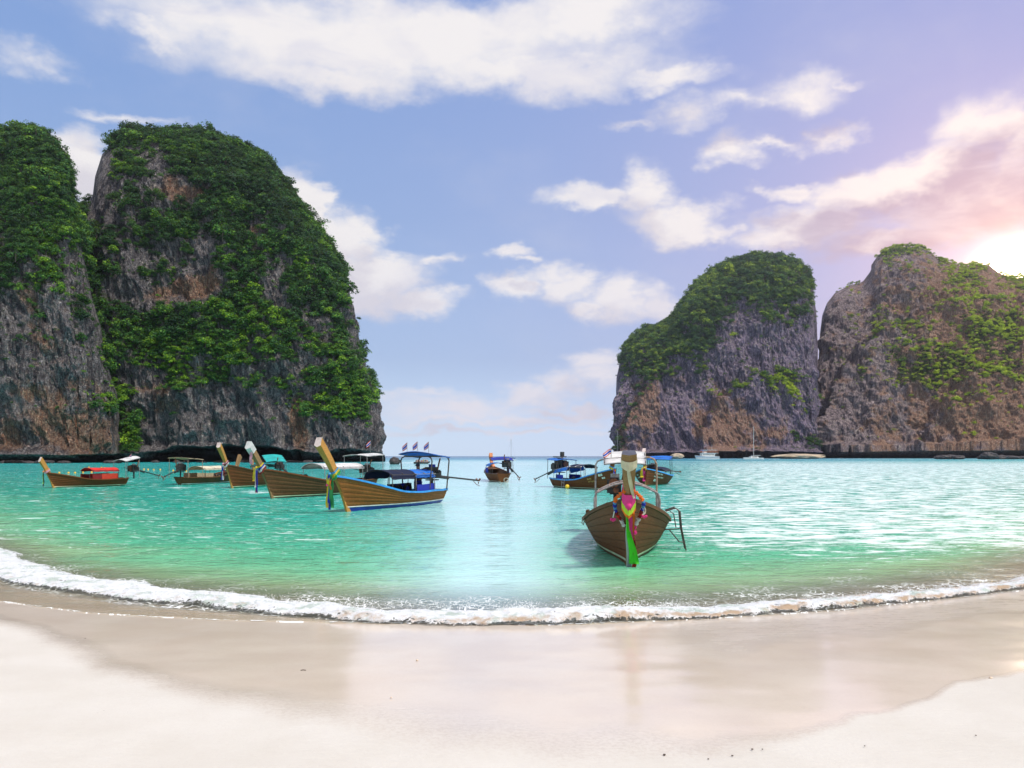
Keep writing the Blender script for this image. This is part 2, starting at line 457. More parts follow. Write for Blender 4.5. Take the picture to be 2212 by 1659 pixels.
    return m
M_WATER = mat_water()

def wave_height(X, Y):
    """sea surface: short chop and lower swell running to the beach"""
    d = Y - shore(X)
    w = 0.050 * fbm(X / 3.2, Y / 1.15, X * 0, 3, .55) + 0.022 * fbm(X / 0.9, Y / 0.42, X * 0 + 7, 2, .5)
    sw = 0.07 * np.sin((Y - .25 * np.abs(X) + 3 * fbm(X / 22, Y / 30, X * 0 + 2, 2)) / 1.9) * (0.5 + .5 * fbm(X / 9, Y / 12, X * 0 + 9, 2))
    calm = 1 - 0.6 * sky_sheen(X, Y)
    fade = 1 - sst(np.hypot(X, Y), 90, 300)
    return (w + sw * .6) * calm * sst(d, 0.2, 4) * fade
def sky_sheen(X, Y):  # fan-shaped strip that carries the painted sky reflection
    c = (X - (-0.030 * Y)) / np.maximum(Y, 1)
    n = 0.05 * fbm(X / 6, Y / 9, X * 0 + 5, 3)
    m = np.exp(-((c + n) / 0.115) ** 2)
    return m * (1 - 0.9 * sst(Y, 250, 600))

def make_sea():
    # fan shaped sheet: columns of equal bearing inside the view, wider outside; rows follow the shore
    s = np.concatenate([np.linspace(-6, -1.0, 24)[:-1], np.linspace(-1.0, 1.0, 620), np.linspace(1.0, 6, 24)[1:]])
    v = np.concatenate([np.geomspace(10.3, 60, 430), np.geomspace(60.4, 300, 150), np.geomspace(303, 15000, 50)])
    S, Yv = np.meshgrid(s, v, indexing='ij')
    X = S * Yv; Y = Yv.copy()
    d = Y - shore(X)
    Z = wave_height(X, Y)
    # a thin swash tongue on the left runs up the beach
    swash = np.interp(X, [-14, -9.5, -6, -4, -2.5, -1], [1.4, 1.3, .9, .55, .2, 0.05])
    gz = ground_z(X, Y)
    tongue = (d < 0) & (d > -swash + .12 * fbm(X / .8, Y / 9, X * 0 + 1, 3))
    Z = np.where(d < 0, np.where(tongue, gz + 0.010, gz - 0.05), np.maximum(Z, gz + .004))
    mk = sky_sheen(X, Y)
    # lines of breakers near the far cliffs and around anchored boats
    fb = np.zeros_like(X)
    xd = 1106 + (X / Y) / K
    def band(x0, x1, y0, wy, amp):
        nonlocal fb
        yc = y0 + 6 * fbm(X / 40, X * 0, X * 0 + y0, 2)
        fb = np.maximum(fb, amp * sst(xd, x0 - 60, x0) * (1 - sst(xd, x1, x1 + 60)) * np.exp(-((Y - yc) / wy) ** 2))
    band(1445, 2212, 330, 26, 1.0); band(1700, 2300, 215, 10, .62); band(1115, 1330, 235, 6, .9); band(1440, 1600, 262, 7, .8)
    band(820, 900, 285, 30, .9); band(300, 420, 92, 6, .6); band(255, 300, 66, 2.6, .75); band(380, 480, 63.5, 2.6, .75); band(545, 580, 54, 2.8, .75)
    band(935, 975, 40.6, 1.3, .7); band(0, 60, 150, 5, .6); band(1500, 2212, 150, 5, .5)
    streak = 0.35 + 0.65 * sst(X / Y, 0.05, 0.35) * (1 - .5 * sst(Y, 200, 400)) + .12 * sst(-X / Y, .1, .3)  # strength of the white flecks and painted ripple glints
    streak = streak * (1 - mk) * sst(Y, 14, 24) - .5 * mk
    lace = sst(d, 6.0, 0.3) * (.55 + .5 * fbm(X / 1.3, Y / .8, X * 0 + 3, 3)) * (1 - .4 * (d < 0)) * 1.0
    edge = np.where((d < 0), np.exp(-((d + swash - .04) / .035) ** 2) * (.9 + .9 * fbm(X / .5, Y * 0, X * 0 + 6, 3)), 0)
    lace = np.maximum(lace, edge)
    me = grid_mesh('sea', np.stack([X, Y, Z], -1), M_WATER, attrs={'off': np.maximum(d, 0), 'sky_sheen': mk, 'foamband': fb, 'streak': streak, 'lace': lace})
    o = link('sea', me)
    tagit(o, 'turquoise lagoon water with ripples and a sky sheen painted down the middle', 'sea', kind='structure')
make_sea()

# ------------------------------------------------------------------ surf along the beach
def mat_foam():
    m, t, out = new_mat('surf_foam')
    geo = t.node('ShaderNodeNewGeometry'); P = geo.outputs['Position']
    n = t.noise(P, 7.0, 6, 0.65); n2 = t.noise(P, 38.0, 5, 0.7)
    b = t.attr('bb')
    dirt = t.attr('dirt')
    nm_ = t.noise(P, 2.6, 5, 0.65)
    col = t.mix(t.smooth(nm_, .50, .64), (0.80, 0.82, 0.83), (0.52, 0.60, 0.54))
    col = t.mix(t.smooth(t.math('ADD', n, t.math('MULTIPLY', dirt, 0.5)), 0.55, 0.95), col, (0.50, 0.37, 0.25))
    sub = t.node('ShaderNodeBsdfPrincipled')
    t.link(col, sub.inputs['Base Color']); sub.inputs['Roughness'].default_value = 0.55
    sub.inputs['Specular IOR Level'].default_value = 0.3
    bp = t.node('ShaderNodeBump'); bp.inputs['Strength'].default_value = 0.8; bp.inputs['Distance'].default_value = 0.02
    t.link(t.math('ADD', n2, n), bp.inputs['Height']); t.link(bp.outputs[0], sub.inputs['Normal'])
    tl = t.node('ShaderNodeBsdfTranslucent'); t.link(col, tl.inputs[0])
    ms = t.node('ShaderNodeMixShader'); ms.inputs[0].default_value = 0.18; t.link(sub.outputs[0], ms.inputs[1]); t.link(tl.outputs[0], ms.inputs[2])
    # lace: bubbles open up toward the seaward and beach edges
    v = t.voronoi(t.vmath('ADD', P, t.vmath('SCALE', t.noise(P, 6.0, 3, out=1), 0.2)), 13.0, feature='DISTANCE_TO_EDGE')
    hole = t.math('MULTIPLY', t.math('ADD', v, t.math('MULTIPLY', n2, 0.5)), 1.0)
    a = t.smooth(t.math('SUBTRACT', t.math('ADD', b, t.math('MULTIPLY', t.math('SUBTRACT', n, 0.5), 1.2)), hole), -0.12, 0.10)
    tr = t.node('ShaderNodeBsdfTransparent')
    mx = t.node('ShaderNodeMixShader'); t.link(a, mx.inputs[0]); t.link(tr.outputs[0], mx.inputs[1]); t.link(ms.outputs[0], mx.inputs[2])
    t.link(mx.outputs[0], out.inputs[0])
    return m
M_FOAM = mat_foam()
def make_surf():
    na, nb = 1500, 90
    a = np.linspace(-16, 16, na); b = np.linspace(0, 1, nb)
    X, B = np.meshgrid(a, b, indexing='ij')
    w = np.interp(X, [-16, -10, -6, -3, -1, 0, 3, 6, 9, 16], [1.9, 1.65, 1.35, 1.15, 1.15, 1.15, .95, .8, .75, .8])
    lead = np.interp(X, [-14, -9, -5, -3, -1, 2, 16], [.35, .35, .25, .05, -.12, -.02, .0])
    w = w * (1 + .45 * fbm(X / 1.3, X * 0, X * 0 + 14, 3))
    Y0 = shore_s(X) + lead + .10 * fbm(X / .35, X * 0, X * 0 + 21, 3)
    Y = Y0 + B * w
    hmax = np.interp(X, [-16, -8, -4, -1, 1.2, 3, 6, 9, 16], [.07, .08, .11, .17, .16, .10, .11, .10, .1]) * (.75 + .6 * fbm(X / 1.9, X * 0, X * 0 + 3, 2))
    lump = 0.62 + 0.45 * fbm(X / .75, B * w / .5, X * 0 + 1, 3) + .35 * fbm(X / .22, B * w / .18, X * 0 + 5, 3)
    prof = np.sin(np.pi * np.clip(B, 0, 1) ** .62) ** .7
    rid = ridged(X / .35, Y / .22, X * 0 + 9, 4, .6)
    Z = hmax * prof * lump + .045 * rid * prof * 1.1 + 0.016 * fbm(X / .07, Y / .05, X * 0 + 2, 2) * prof
    Z = np.maximum(Z, -.02) + np.maximum(ground_z(X, Y), 0) + .006
    Z = np.where(B > .93, Z - .05 * (B - .93) / .07, Z)
    Y = Y + .05 * fbm(X / .2, Z / .05, Y / .2, 3) - .05 * prof * lump
    cover = np.sin(np.pi * B ** .75) ** .6 * .95 + .55 * fbm(X / .8, B * w / .35, X * 0 + 4, 4, .6)
    dirt = np.exp(-((B - .1) / .12) ** 2) * (.6 + fbm(X / .5, B, X * 0 + 2, 2)) * np.interp(X, [-10, -3, 0, 3, 10], [.25, .45, .8, 1, 1])
    dirt = dirt + .9 * sst(X, 3.2, 5) * sst(B, .35, .7) * (.5 + fbm(X / .8, B * 3, X * 0 + 8, 2))
    me = grid_mesh('surf_foam', np.stack([X, Y, Z], -1), M_FOAM, attrs={'bb': cover, 'dirt': dirt})
    o = link('surf_foam', me)
    tagit(o, 'white foam of the small wave breaking along the beach', 'surf', kind='stuff')
    # spray droplets thrown up by the breaker
    tet = np.array([(0, 0, 1), (.94, 0, -.33), (-.47, .82, -.33), (-.47, -.82, -.33)])
    tf = np.array([(0, 1, 2), (0, 2, 3), (0, 3, 1), (1, 3, 2)])
    n = 9000
    clus = rng.uniform(-10, 10, 60)
    x = np.where(rng.random(n) < .6, clus[rng.integers(0, 60, n)] + rng.normal(0, .10, n), rng.uniform(-10, 10, n))
    bb = rng.beta(2, 2.6, n)
    ww = np.interp(x, [-16, -10, -6, -3, -1, 0, 3, 6, 9, 16], [1.9, 1.65, 1.35, 1.15, 1.15, 1.15, .95, .8, .75, .8])
    hh = np.interp(x, [-16, -8, -4, -1, 1.2, 3, 6, 9, 16], [.07, .08, .11, .18, .17, .11, .11, .10, .1])
    zz = np.abs(rng.normal(0, 1, n)) * hh * .42 + hh * .7 * np.sin(np.pi * bb)
    c = np.stack([x, shore(x) + np.interp(x, [-14, -9, -5, -3, -1, 2, 16], [.35, .35, .25, .05, -.12, -.02, .0]) + bb * ww, zz], -1)
    r = rng.uniform(.002, .0085, n)
    V = (c[:, None, :] + tet[None] * r[:, None, None]).reshape(-1, 3)
    Fc = (tf[None] + (np.arange(n) * 4)[:, None, None]).reshape(-1, 3)
    me = bpy.data.meshes.new('spray_droplets'); me.from_pydata(V.tolist(), [], Fc.tolist())
    m, t, out = new_mat('spray'); principled(t, out, (.9, .92, .94), .3)
    me.materials.append(m)
    tagit(link('spray_droplets', me), 'spray droplets thrown up over the breaking wave', 'spray', kind='stuff')
make_surf()

# ================================================================== limestone cliffs
def mat_rock(name, mauve=0.0, warm=0.0):
    m, t, out = new_mat(name)
    geo = t.node('ShaderNodeNewGeometry'); P = t.scaled(geo.outputs['Position'], (1 / (1 + mauve * .7),) * 3)
    veg = t.attr('veg'); rust = t.attr('rust')
    vs_ = t.scaled(P, (1, 1, 0.09))
    streak = t.noise(vs_, 0.55, 7, 0.66, 0.4)
    streak2 = t.noise(t.scaled(P, (1, 1, 0.10)), 1.6, 5, 0.6)
    blot = t.noise(P, 0.11, 6, 0.62)
    fine = t.noise(P, 1.7, 6, 0.68)
    crn = t.noise(t.scaled(P, (1, 1, .30)), 0.75, 7, .72, 1.2)
    cr = t.math('MULTIPLY', t.math('ABSOLUTE', t.math('SUBTRACT', crn, 0.5)), 2.0)
    bed = t.noise(t.scaled(P, (.25, .25, 1)), 0.5, 6, .7, .8)
    cr = t.math('MINIMUM', cr, t.math('MULTIPLY_ADD', t.math('ABSOLUTE', t.math('SUBTRACT', bed, 0.5)), 2.4, 0.03))
    g1 = (0.46 + mauve * .02, 0.43 - mauve * .06, 0.44 + mauve * .08); g2 = (0.12, 0.105, 0.12 + mauve * .06); g3 = (0.84, 0.74, 0.62)
    if warm: g1 = (0.56, 0.44, 0.45); g2 = (0.17, 0.12, 0.155); g3 = (0.90, 0.74, 0.58)  # low sun glow put into the rock colours
    spk = t.noise(t.scaled(P, (1, 1, .28)), 1.15, 6, .75)
    bl = t.noise(t.scaled(P, (1, 1, .30)), 0.22, 6, .7)
    streak = t.math('ADD', t.math('MULTIPLY', streak, .6), t.math('MULTIPLY', bl, .42))
    col = t.mix(t.smooth(streak, 0.40, 0.58), g2, g1)
    col = t.mix(t.math('MULTIPLY', t.smooth(streak2, 0.56, 0.72), 0.65), col, g3)
    col = t.mix(t.math('MULTIPLY', t.smooth(spk, 0.53, 0.62), 0.6), col, g3)
    col = t.mix(t.math('MULTIPLY', t.smooth(spk, 0.46, 0.38), 0.7), col, (0.05, 0.043, 0.045))
    stn = t.noise(t.scaled(P, (1, 1, .035)), 0.42, 6, .68, .6)
    stm = t.smooth(t.noise(P, .045, 3, .6), .42, .60)
    col = t.mix(t.math('MULTIPLY', t.math('MULTIPLY', t.smooth(stn, .53, .62), stm), .78), col, (0.045, 0.040, 0.048))
    col = t.mix(t.math('MULTIPLY', t.math('MULTIPLY', t.smooth(stn, .44, .36), t.math('SUBTRACT', 1.15, stm)), .55), col, (0.78, 0.68, 0.55))
    rust_glow_n = t.smooth(t.math('ADD', t.math('ADD', blot, t.math('MULTIPLY', streak, 0.35)), t.math('MULTIPLY', rust, 0.42)), 0.80, 0.98)  # rust stains; on the rightmost cliff also painted sun glow
    col = t.mix(t.math('MULTIPLY', rust_glow_n, 0.8), col, t.mix(t.smooth(streak2, .35, .65), (0.46, 0.19, 0.08), (0.70, 0.47, 0.31)))
    col = t.mix(t.math('MULTIPLY', t.smooth(fine, 0.55, 0.35), 0.6), col, (0.045, 0.040, 0.048))
    col = t.mix(t.math('MULTIPLY', t.smooth(cr, 0.10, 0.0), 0.8), col, (0.035, 0.03, 0.035))
    # thin creepers and scrub growing in the joints
    gn = t.noise(P, 0.9, 6, 0.7)
    gv = t.smooth(t.math('ADD', gn, t.math('MULTIPLY', veg, 0.52)), 0.66, 0.80)
    gcol = t.mix(t.noise(P, 2.6, 4, .7), (0.012, 0.024, 0.009), (0.085, 0.11, 0.025))
    col = t.mix(gv, col, gcol)
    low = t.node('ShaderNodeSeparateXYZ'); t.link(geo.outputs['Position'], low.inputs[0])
    tide_shade = t.smooth(t.math('ADD', low.outputs[2], t.math('MULTIPLY', fine, 3.0)), 4.2, 2.4)
    tide_shade = t.math('MAXIMUM', tide_shade, t.attr('cave'))  # notch recess painted near black to deepen the cave shade
    col = t.mix(t.math('MULTIPLY', tide_shade, 0.93), col, (0.022, 0.018, 0.018))
    h = t.math('ADD', t.math('MULTIPLY', streak, 1.6), t.math('ADD', t.math('MULTIPLY', fine, 0.9), t.math('MULTIPLY', t.smooth(cr, 0.0, 0.2), 0.8)))
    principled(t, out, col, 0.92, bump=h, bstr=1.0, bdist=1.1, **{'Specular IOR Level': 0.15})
    return m
M_ROCK = mat_rock('limestone')
M_ROCK2 = mat_rock('limestone_mauve', 1.0)
M_ROCK3 = mat_rock('limestone_glow_tint', 1.0, 1.0)

def mat_leaf(name, dark, mid, bright):
    m, t, out = new_mat(name)
    tint = t.attr('tint', typ='INSTANCER')
    oi = t.node('ShaderNodeObjectInfo')
    geo = t.node('ShaderNodeNewGeometry')
    n = t.noise(geo.outputs['Position'], 0.035, 3, 0.6)
    f = t.math('ADD', t.math('MULTIPLY', tint, 0.62), t.math('MULTIPLY', t.math('SUBTRACT', n, 0.5), 0.7))
    lf = t.attr('leaf')
    f = t.math('ADD', f, t.math('MULTIPLY', t.math('SUBTRACT', lf, 0.5), 0.62))
    col = t.ramp(f, [(0.0, dark), (0.42, mid), (0.78, bright), (1.0, tuple(min(1, c * 1.35) for c in bright))])
    p = t.node('ShaderNodeBsdfPrincipled'); t.link(col, p.inputs['Base Color']); p.inputs['Roughness'].default_value = 0.6
    p.inputs['Specular IOR Level'].default_value = 0.25
    tl = t.node('ShaderNodeBsdfTranslucent'); t.link(t.mix(0.5, col, (0.25, 0.32, 0.03)), tl.inputs[0])
    ms = t.node('ShaderNodeMixShader'); ms.inputs[0].default_value = 0.22
    t.link(p.outputs[0], ms.inputs[1]); t.link(tl.outputs[0], ms.inputs[2]); t.link(ms.outputs[0], out.inputs[0])
    return m
M_LEAF = mat_leaf('cliff_leaves', (0.008, 0.034, 0.018), (0.045, 0.16, 0.030), (0.27, 0.46, 0.022))
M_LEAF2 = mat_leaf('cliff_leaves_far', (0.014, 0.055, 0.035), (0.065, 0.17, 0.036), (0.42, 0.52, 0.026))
def mat_simple(name, col, rough=0.6, var=0.15, scale=8.0, bump=0.2, metallic=0.0, bdist=0.01, stretch=(1, 1, 1)):
    m, t, out = new_mat(name)
    tc = t.node('ShaderNodeTexCoord')
    v = t.scaled(tc.outputs['Object'], stretch)
    n = t.noise(v, scale, 5, 0.6)
    dark = tuple(c * (1 - 2.2 * var) for c in col); light = tuple(min(1, c * (1 + var)) for c in col)
    c = t.mix(t.smooth(n, 0.3, 0.7), dark, light)
    principled(t, out, c, rough, bump=t.noise(v, scale * 4, 4, .6), bstr=bump, bdist=bdist, Metallic=metallic)
    return m
M_BARK = mat_simple('bark', (0.10, 0.08, 0.06), 0.9, .2, 2.0, .5)

def crown_mesh(name, seed, n=230, flat=0.75, mat=None):
    """unit-radius crown: leaf sprays gathered in clumps on an uneven dome"""
    r = np.random.default_rng(seed)
    nc = r.integers(7, 12)
    cc = r.normal(size=(nc, 3)); cc /= np.linalg.norm(cc, axis=1)[:, None]
    cc *= r.uniform(.35, .75, (nc, 1)); cc[:, 2] = np.abs(cc[:, 2]) * flat * 1.1 - .1
    cr = r.uniform(.28, .5, nc)
    ci = r.integers(0, nc, n)
    dd = r.normal(size=(n, 3)); dd /= np.linalg.norm(dd, axis=1)[:, None]
    dd[:, 2] = np.where(dd[:, 2] < -.3, -dd[:, 2], dd[:, 2])
    pos = cc[ci] + dd * (cr[ci] * r.uniform(.6, 1.05, n))[:, None]
    nrm = dd + r.normal(0, .45, (n, 3)) + np.array([0, 0, .55]); nrm /= np.linalg.norm(nrm, axis=1)[:, None]
    t1 = np.cross(nrm, r.normal(size=(n, 3))); t1 /= np.linalg.norm(t1, axis=1)[:, None]
    t2 = np.cross(nrm, t1)
    s = r.uniform(.07, .145, n)[:, None]
    k = r.uniform(.45, .8, n)[:, None]
    V = np.stack([pos - t1 * s, pos + t2 * s * k - nrm * s * .2, pos + t1 * s, pos - t2 * s * k - nrm * s * .2], 1).reshape(-1, 3)
    me = bpy.data.meshes.new(name)
    Fq = np.arange(n * 4).reshape(n, 4)
    me.from_pydata(V.tolist(), [], Fq.tolist())
    a = me.attributes.new('leaf', 'FLOAT', 'POINT')
    a.data.foreach_set('value', np.repeat(np.clip(r.normal(.5, .25, n) + (cc[ci][:, 2]) * .2, 0, 1), 4).astype(np.float32))
    me.materials.append(mat)
    return me
def crown_collection(name, mat, n=8):
    c = bpy.data.collections.new(name)       # only a source for copies, never linked to the scene
    for i in range(n):
        o = bpy.data.objects.new('crown_source', crown_mesh('crown', 100 + i, n=[190, 230, 260, 150][i % 4], flat=[.8, .6, 1.0, .5][i % 4], mat=mat))
        c.objects.link(o)
    return c
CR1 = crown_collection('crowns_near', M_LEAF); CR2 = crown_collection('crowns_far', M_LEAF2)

def scatter_group(coll):
    g = bpy.data.node_groups.new('scatter_' + coll.name, 'GeometryNodeTree')
    g.interface.new_socket('Geometry', in_out='INPUT', socket_type='NodeSocketGeometry')
    g.interface.new_socket('Geometry', in_out='OUTPUT', socket_type='NodeSocketGeometry')
    N = g.nodes
    gi = N.new('NodeGroupInput'); go = N.new('NodeGroupOutput')
    mp = N.new('GeometryNodeMeshToPoints')
    ip = N.new('GeometryNodeInstanceOnPoints'); ip.inputs['Pick Instance'].default_value = True
    ci = N.new('GeometryNodeCollectionInfo'); ci.inputs['Collection'].default_value = coll
    ci.inputs['Separate Children'].default_value = True; ci.inputs['Reset Children'].default_value = True
    def at(n_, ty):
        a = N.new('GeometryNodeInputNamedAttribute'); a.data_type = ty; a.inputs['Name'].default_value = n_; return a.outputs['Attribute']
    L = g.links
    L.new(gi.outputs[0], mp.inputs[0]); L.new(mp.outputs[0], ip.inputs['Points'])
    L.new(ci.outputs[0], ip.inputs['Instance'])
    L.new(at('pick', 'INT'), ip.inputs['Instance Index'])
    L.new(at('rot', 'FLOAT_VECTOR'), ip.inputs['Rotation'])
    L.new(at('scl', 'FLOAT_VECTOR'), ip.inputs['Scale'])
    L.new(ip.outputs[0], go.inputs[0])
    return g
SG1 = scatter_group(CR1); SG2 = scatter_group(CR2)

def scatter(name, pts, scl, tint, sg, label):
    n = len(pts)
    me = bpy.data.meshes.new(name)
    me.vertices.add(n); me.vertices.foreach_set('co', pts.reshape(-1).astype(np.float32))
    a = me.attributes.new('pick', 'INT', 'POINT'); a.data.foreach_set('value', rng.integers(0, 8, n).astype(np.int32))
    rot = np.stack([rng.normal(0, .16, n), rng.normal(0, .16, n), rng.uniform(0, 6.28, n)], -1)
    a = me.attributes.new('rot', 'FLOAT_VECTOR', 'POINT'); a.data.foreach_set('vector', rot.reshape(-1).astype(np.float32))
    s3 = scl[:, None] * np.stack([rng.uniform(.85, 1.2, n), rng.uniform(.85, 1.2, n), rng.uniform(.65, 1.1, n)], -1)
    a = me.attributes.new('scl', 'FLOAT_VECTOR', 'POINT'); a.data.foreach_set('vector', s3.reshape(-1).astype(np.float32))
    a = me.attributes.new('tint', 'FLOAT', 'POINT'); a.data.foreach_set('value', tint.astype(np.float32))
    o = link(name, me)
    md = o.modifiers.new('scatter', 'NODES'); md.node_group = sg
    tagit(o, label, 'foliage', kind='stuff')
    return o

def cliff(name, label, dist, T, depth, notch, vegfn, rust_glow_fn, mat, nu, nv, back=70, seed=0.0, amp=1.0, lean=.5, round_=2.6, left_wrap=True, right_wrap=True, yshift=None, buttress=None):
    """T: skyline polyline in print coordinates from left foot over the top to the right foot"""
    T = np.array(T, float)
    seg = np.hypot(np.diff(T[:, 0]), np.diff(T[:, 1])); L = np.concatenate([[0], np.cumsum(seg)]); L /= L[-1]
    # spend columns evenly over a mix of arc length and width
    wid = np.concatenate([[0], np.cumsum(np.abs(np.diff(T[:, 0])))]); wid /= wid[-1]
    par = .45 * L + .55 * wid
    u = np.linspace(0, 1, nu)
    tx = np.interp(u, par, T[:, 0]); tz = np.interp(u, par, T[:, 1])
    lu = np.interp(u, par, L)
    ys = dist
    e = np.abs(2 * lu - 1)
    el = np.where(lu < .5, e if left_wrap else 0, e if right_wrap else 0)
    y0 = dist - depth * (1 - el ** 3.2) ** .5                     # plan curve of the foot
    if yshift is not None: y0 = y0 + yshift(tx)
    v = np.concatenate([np.linspace(0, 1, nv) ** 0.92])
    U0, V = np.meshgrid(y0, v, indexing='ij')
    X1 = (tx - 1106) * K * dist; Z1 = CAM_H + (985 - tz) * K * dist
    Z1 = np.maximum(Z1, 1.0)
    Zt = np.repeat(Z1[:, None], nv, 1); Xt = np.repeat(X1[:, None], nv, 1)
    # the wall leans back a little, then the dome curves over to the skyline at y = dist
    g = 1 - (1 - V ** round_) ** (1 / 2.0)
    gy = np.clip(lean * .25 * V + g * (1 - lean * .25), 0, 1)
    Yt = U0 + (dist - U0) * gy
    Zz = Zt * V
    # keep the drawn skyline: points nearer than dist must be pulled in so that they project inside it
    sc = Yt / dist
    Xt = Xt * sc; Zz = (Zz - CAM_H) * (sc * .55 + .45) + CAM_H
    Zz = np.where(V < .02, -2.0, Zz)
    P = np.stack([Xt, Yt, Zz], -1)
    # normals of the smooth body
    du = np.gradient(P, axis=0); dv = np.gradient(P, axis=1)
    Nn = np.cross(du, dv); ln = np.linalg.norm(Nn, axis=-1, keepdims=True); Nn = Nn / np.maximum(ln, 1e-6)
    X, Y, Z = P[..., 0], P[..., 1], P[..., 2]
    k = amp
    q = 1 / amp
    wx = X + 5 * fbm(X / 30 * q, Y / 30 * q, Z / 30 * q, 2, off=seed); wz = Z + 9 * fbm(X / 26 * q, Y / 26 * q, Z / 30 * q, 2, off=seed + 40)
    big = fbm(X / 62 * q, Y / 62 * q, Z / 85 * q, 3, off=seed)
    wx = wx + .28 * Z
    gul = ridged(wx / 30 * q, Y / 30 * q, wz / 105 * q, 4, .52, off=seed + 3)
    med = fbm(wx / 8 * q, Y / 8 * q, wz / 17 * q, 4, .6, off=seed + 9)
    blocks = ridged(wx / 6 * q, Y / 6 * q, Z / 9 * q, 3, .6, off=seed + 19)
    strat = np.abs(((wz / 15 * q) + 1.1 * big) % 1 - .5) * 2
    fine = fbm(X / 1.9 * q, Y / 1.9 * q, Z / 4.2 * q, 3, .6, off=seed + 29)
    tops = 1 - .6 * sst(V, .8, 1.0)
    bt_ = 0.0
    if buttress is not None: bt_ = buttress(1106 + (X / Y) / K + 14 * med, 985 + (CAM_H - Z) / (K * Y) + 16 * med)
    dA = bt_ + tops * k * (9.5 * big + 6.5 * gul + 3.0 * med + 2.2 * strat * (.5 + med))
    Pm = P + Nn * dA[..., None]
    nm = np.cross(np.gradient(Pm, axis=0), np.gradient(Pm, axis=1)); nm /= np.maximum(np.linalg.norm(nm, axis=-1, keepdims=True), 1e-6)
    disp = dA + tops * k * (1.7 * blocks + 1.2 * fine)
    core = (disp - bt_)[nu // 12: -nu // 12, 5: int(nv * .9)]
    disp = disp - (core.mean() + .45 * core.std() + .9 * k) * sst(V, .0, .06)
    ew = np.maximum(sst(e, .80, .97)[:, None] + 0 * V, sst(V, .82, .98))
    disp = disp * (1 - ew) + np.clip(disp * .7, -1.6 * k, .5 * k) * ew
    P = P + Nn * disp[..., None]
    # wave-cut notch at the foot
    nx = tx
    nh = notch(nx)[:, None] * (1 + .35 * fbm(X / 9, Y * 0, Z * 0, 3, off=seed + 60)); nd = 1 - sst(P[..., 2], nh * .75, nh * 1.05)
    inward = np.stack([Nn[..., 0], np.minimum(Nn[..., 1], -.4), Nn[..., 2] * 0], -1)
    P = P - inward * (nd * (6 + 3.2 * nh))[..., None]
    # shelf of fallen rock right at the waterline
    X, Y, Z = P[..., 0], P[..., 1], P[..., 2]
    xd = 1106 + (X / Y) / K; yd = 985 + (CAM_H - Z) / (K * Y)
    veg = vegfn(xd, yd) + .80 * fbm(X / 17 * q, Y / 17 * q, Z / 26 * q, 4, .6, off=seed + 70) + .42 * fbm(X / 5 * q, Y / 5 * q, Z / 5 * q, 2, off=seed + 75)
    veg = veg + .55 * (Nn[..., 2] - .2) + .75 * (nm[..., 2] - .15) - .10 * blocks
    veg = np.where(Z < nh * 1.15, -1, veg)
    rust = rust_glow_fn(xd, yd)
    # close the back
    Pb = P[:, -1:, :].copy()
    rows = []
    for i, (dy, dz) in enumerate(((14, .97), (40, .9), (back, .6), (back + 10, -.02))):
        Q = Pb.copy(); f_ = (Q[..., 1] + dy) / Q[..., 1]; Q[..., 0] *= f_; xc = Q[..., 0].mean(); Q[..., 0] += (xc - Q[..., 0]) * (.02 + .004 * dy); Q[..., 1] += dy; Q[..., 2] *= dz; rows.append(Q)
    PP = np.concatenate([P] + rows, 1)
    pad = lambda A, val: np.concatenate([A, np.full((nu, 4), val)], 1)
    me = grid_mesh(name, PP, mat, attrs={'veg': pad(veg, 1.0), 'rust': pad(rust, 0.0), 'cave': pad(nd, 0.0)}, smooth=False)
    o = link(name, me)
    tagit(o, label, 'cliff', kind='structure')
    return P, Nn, veg, o

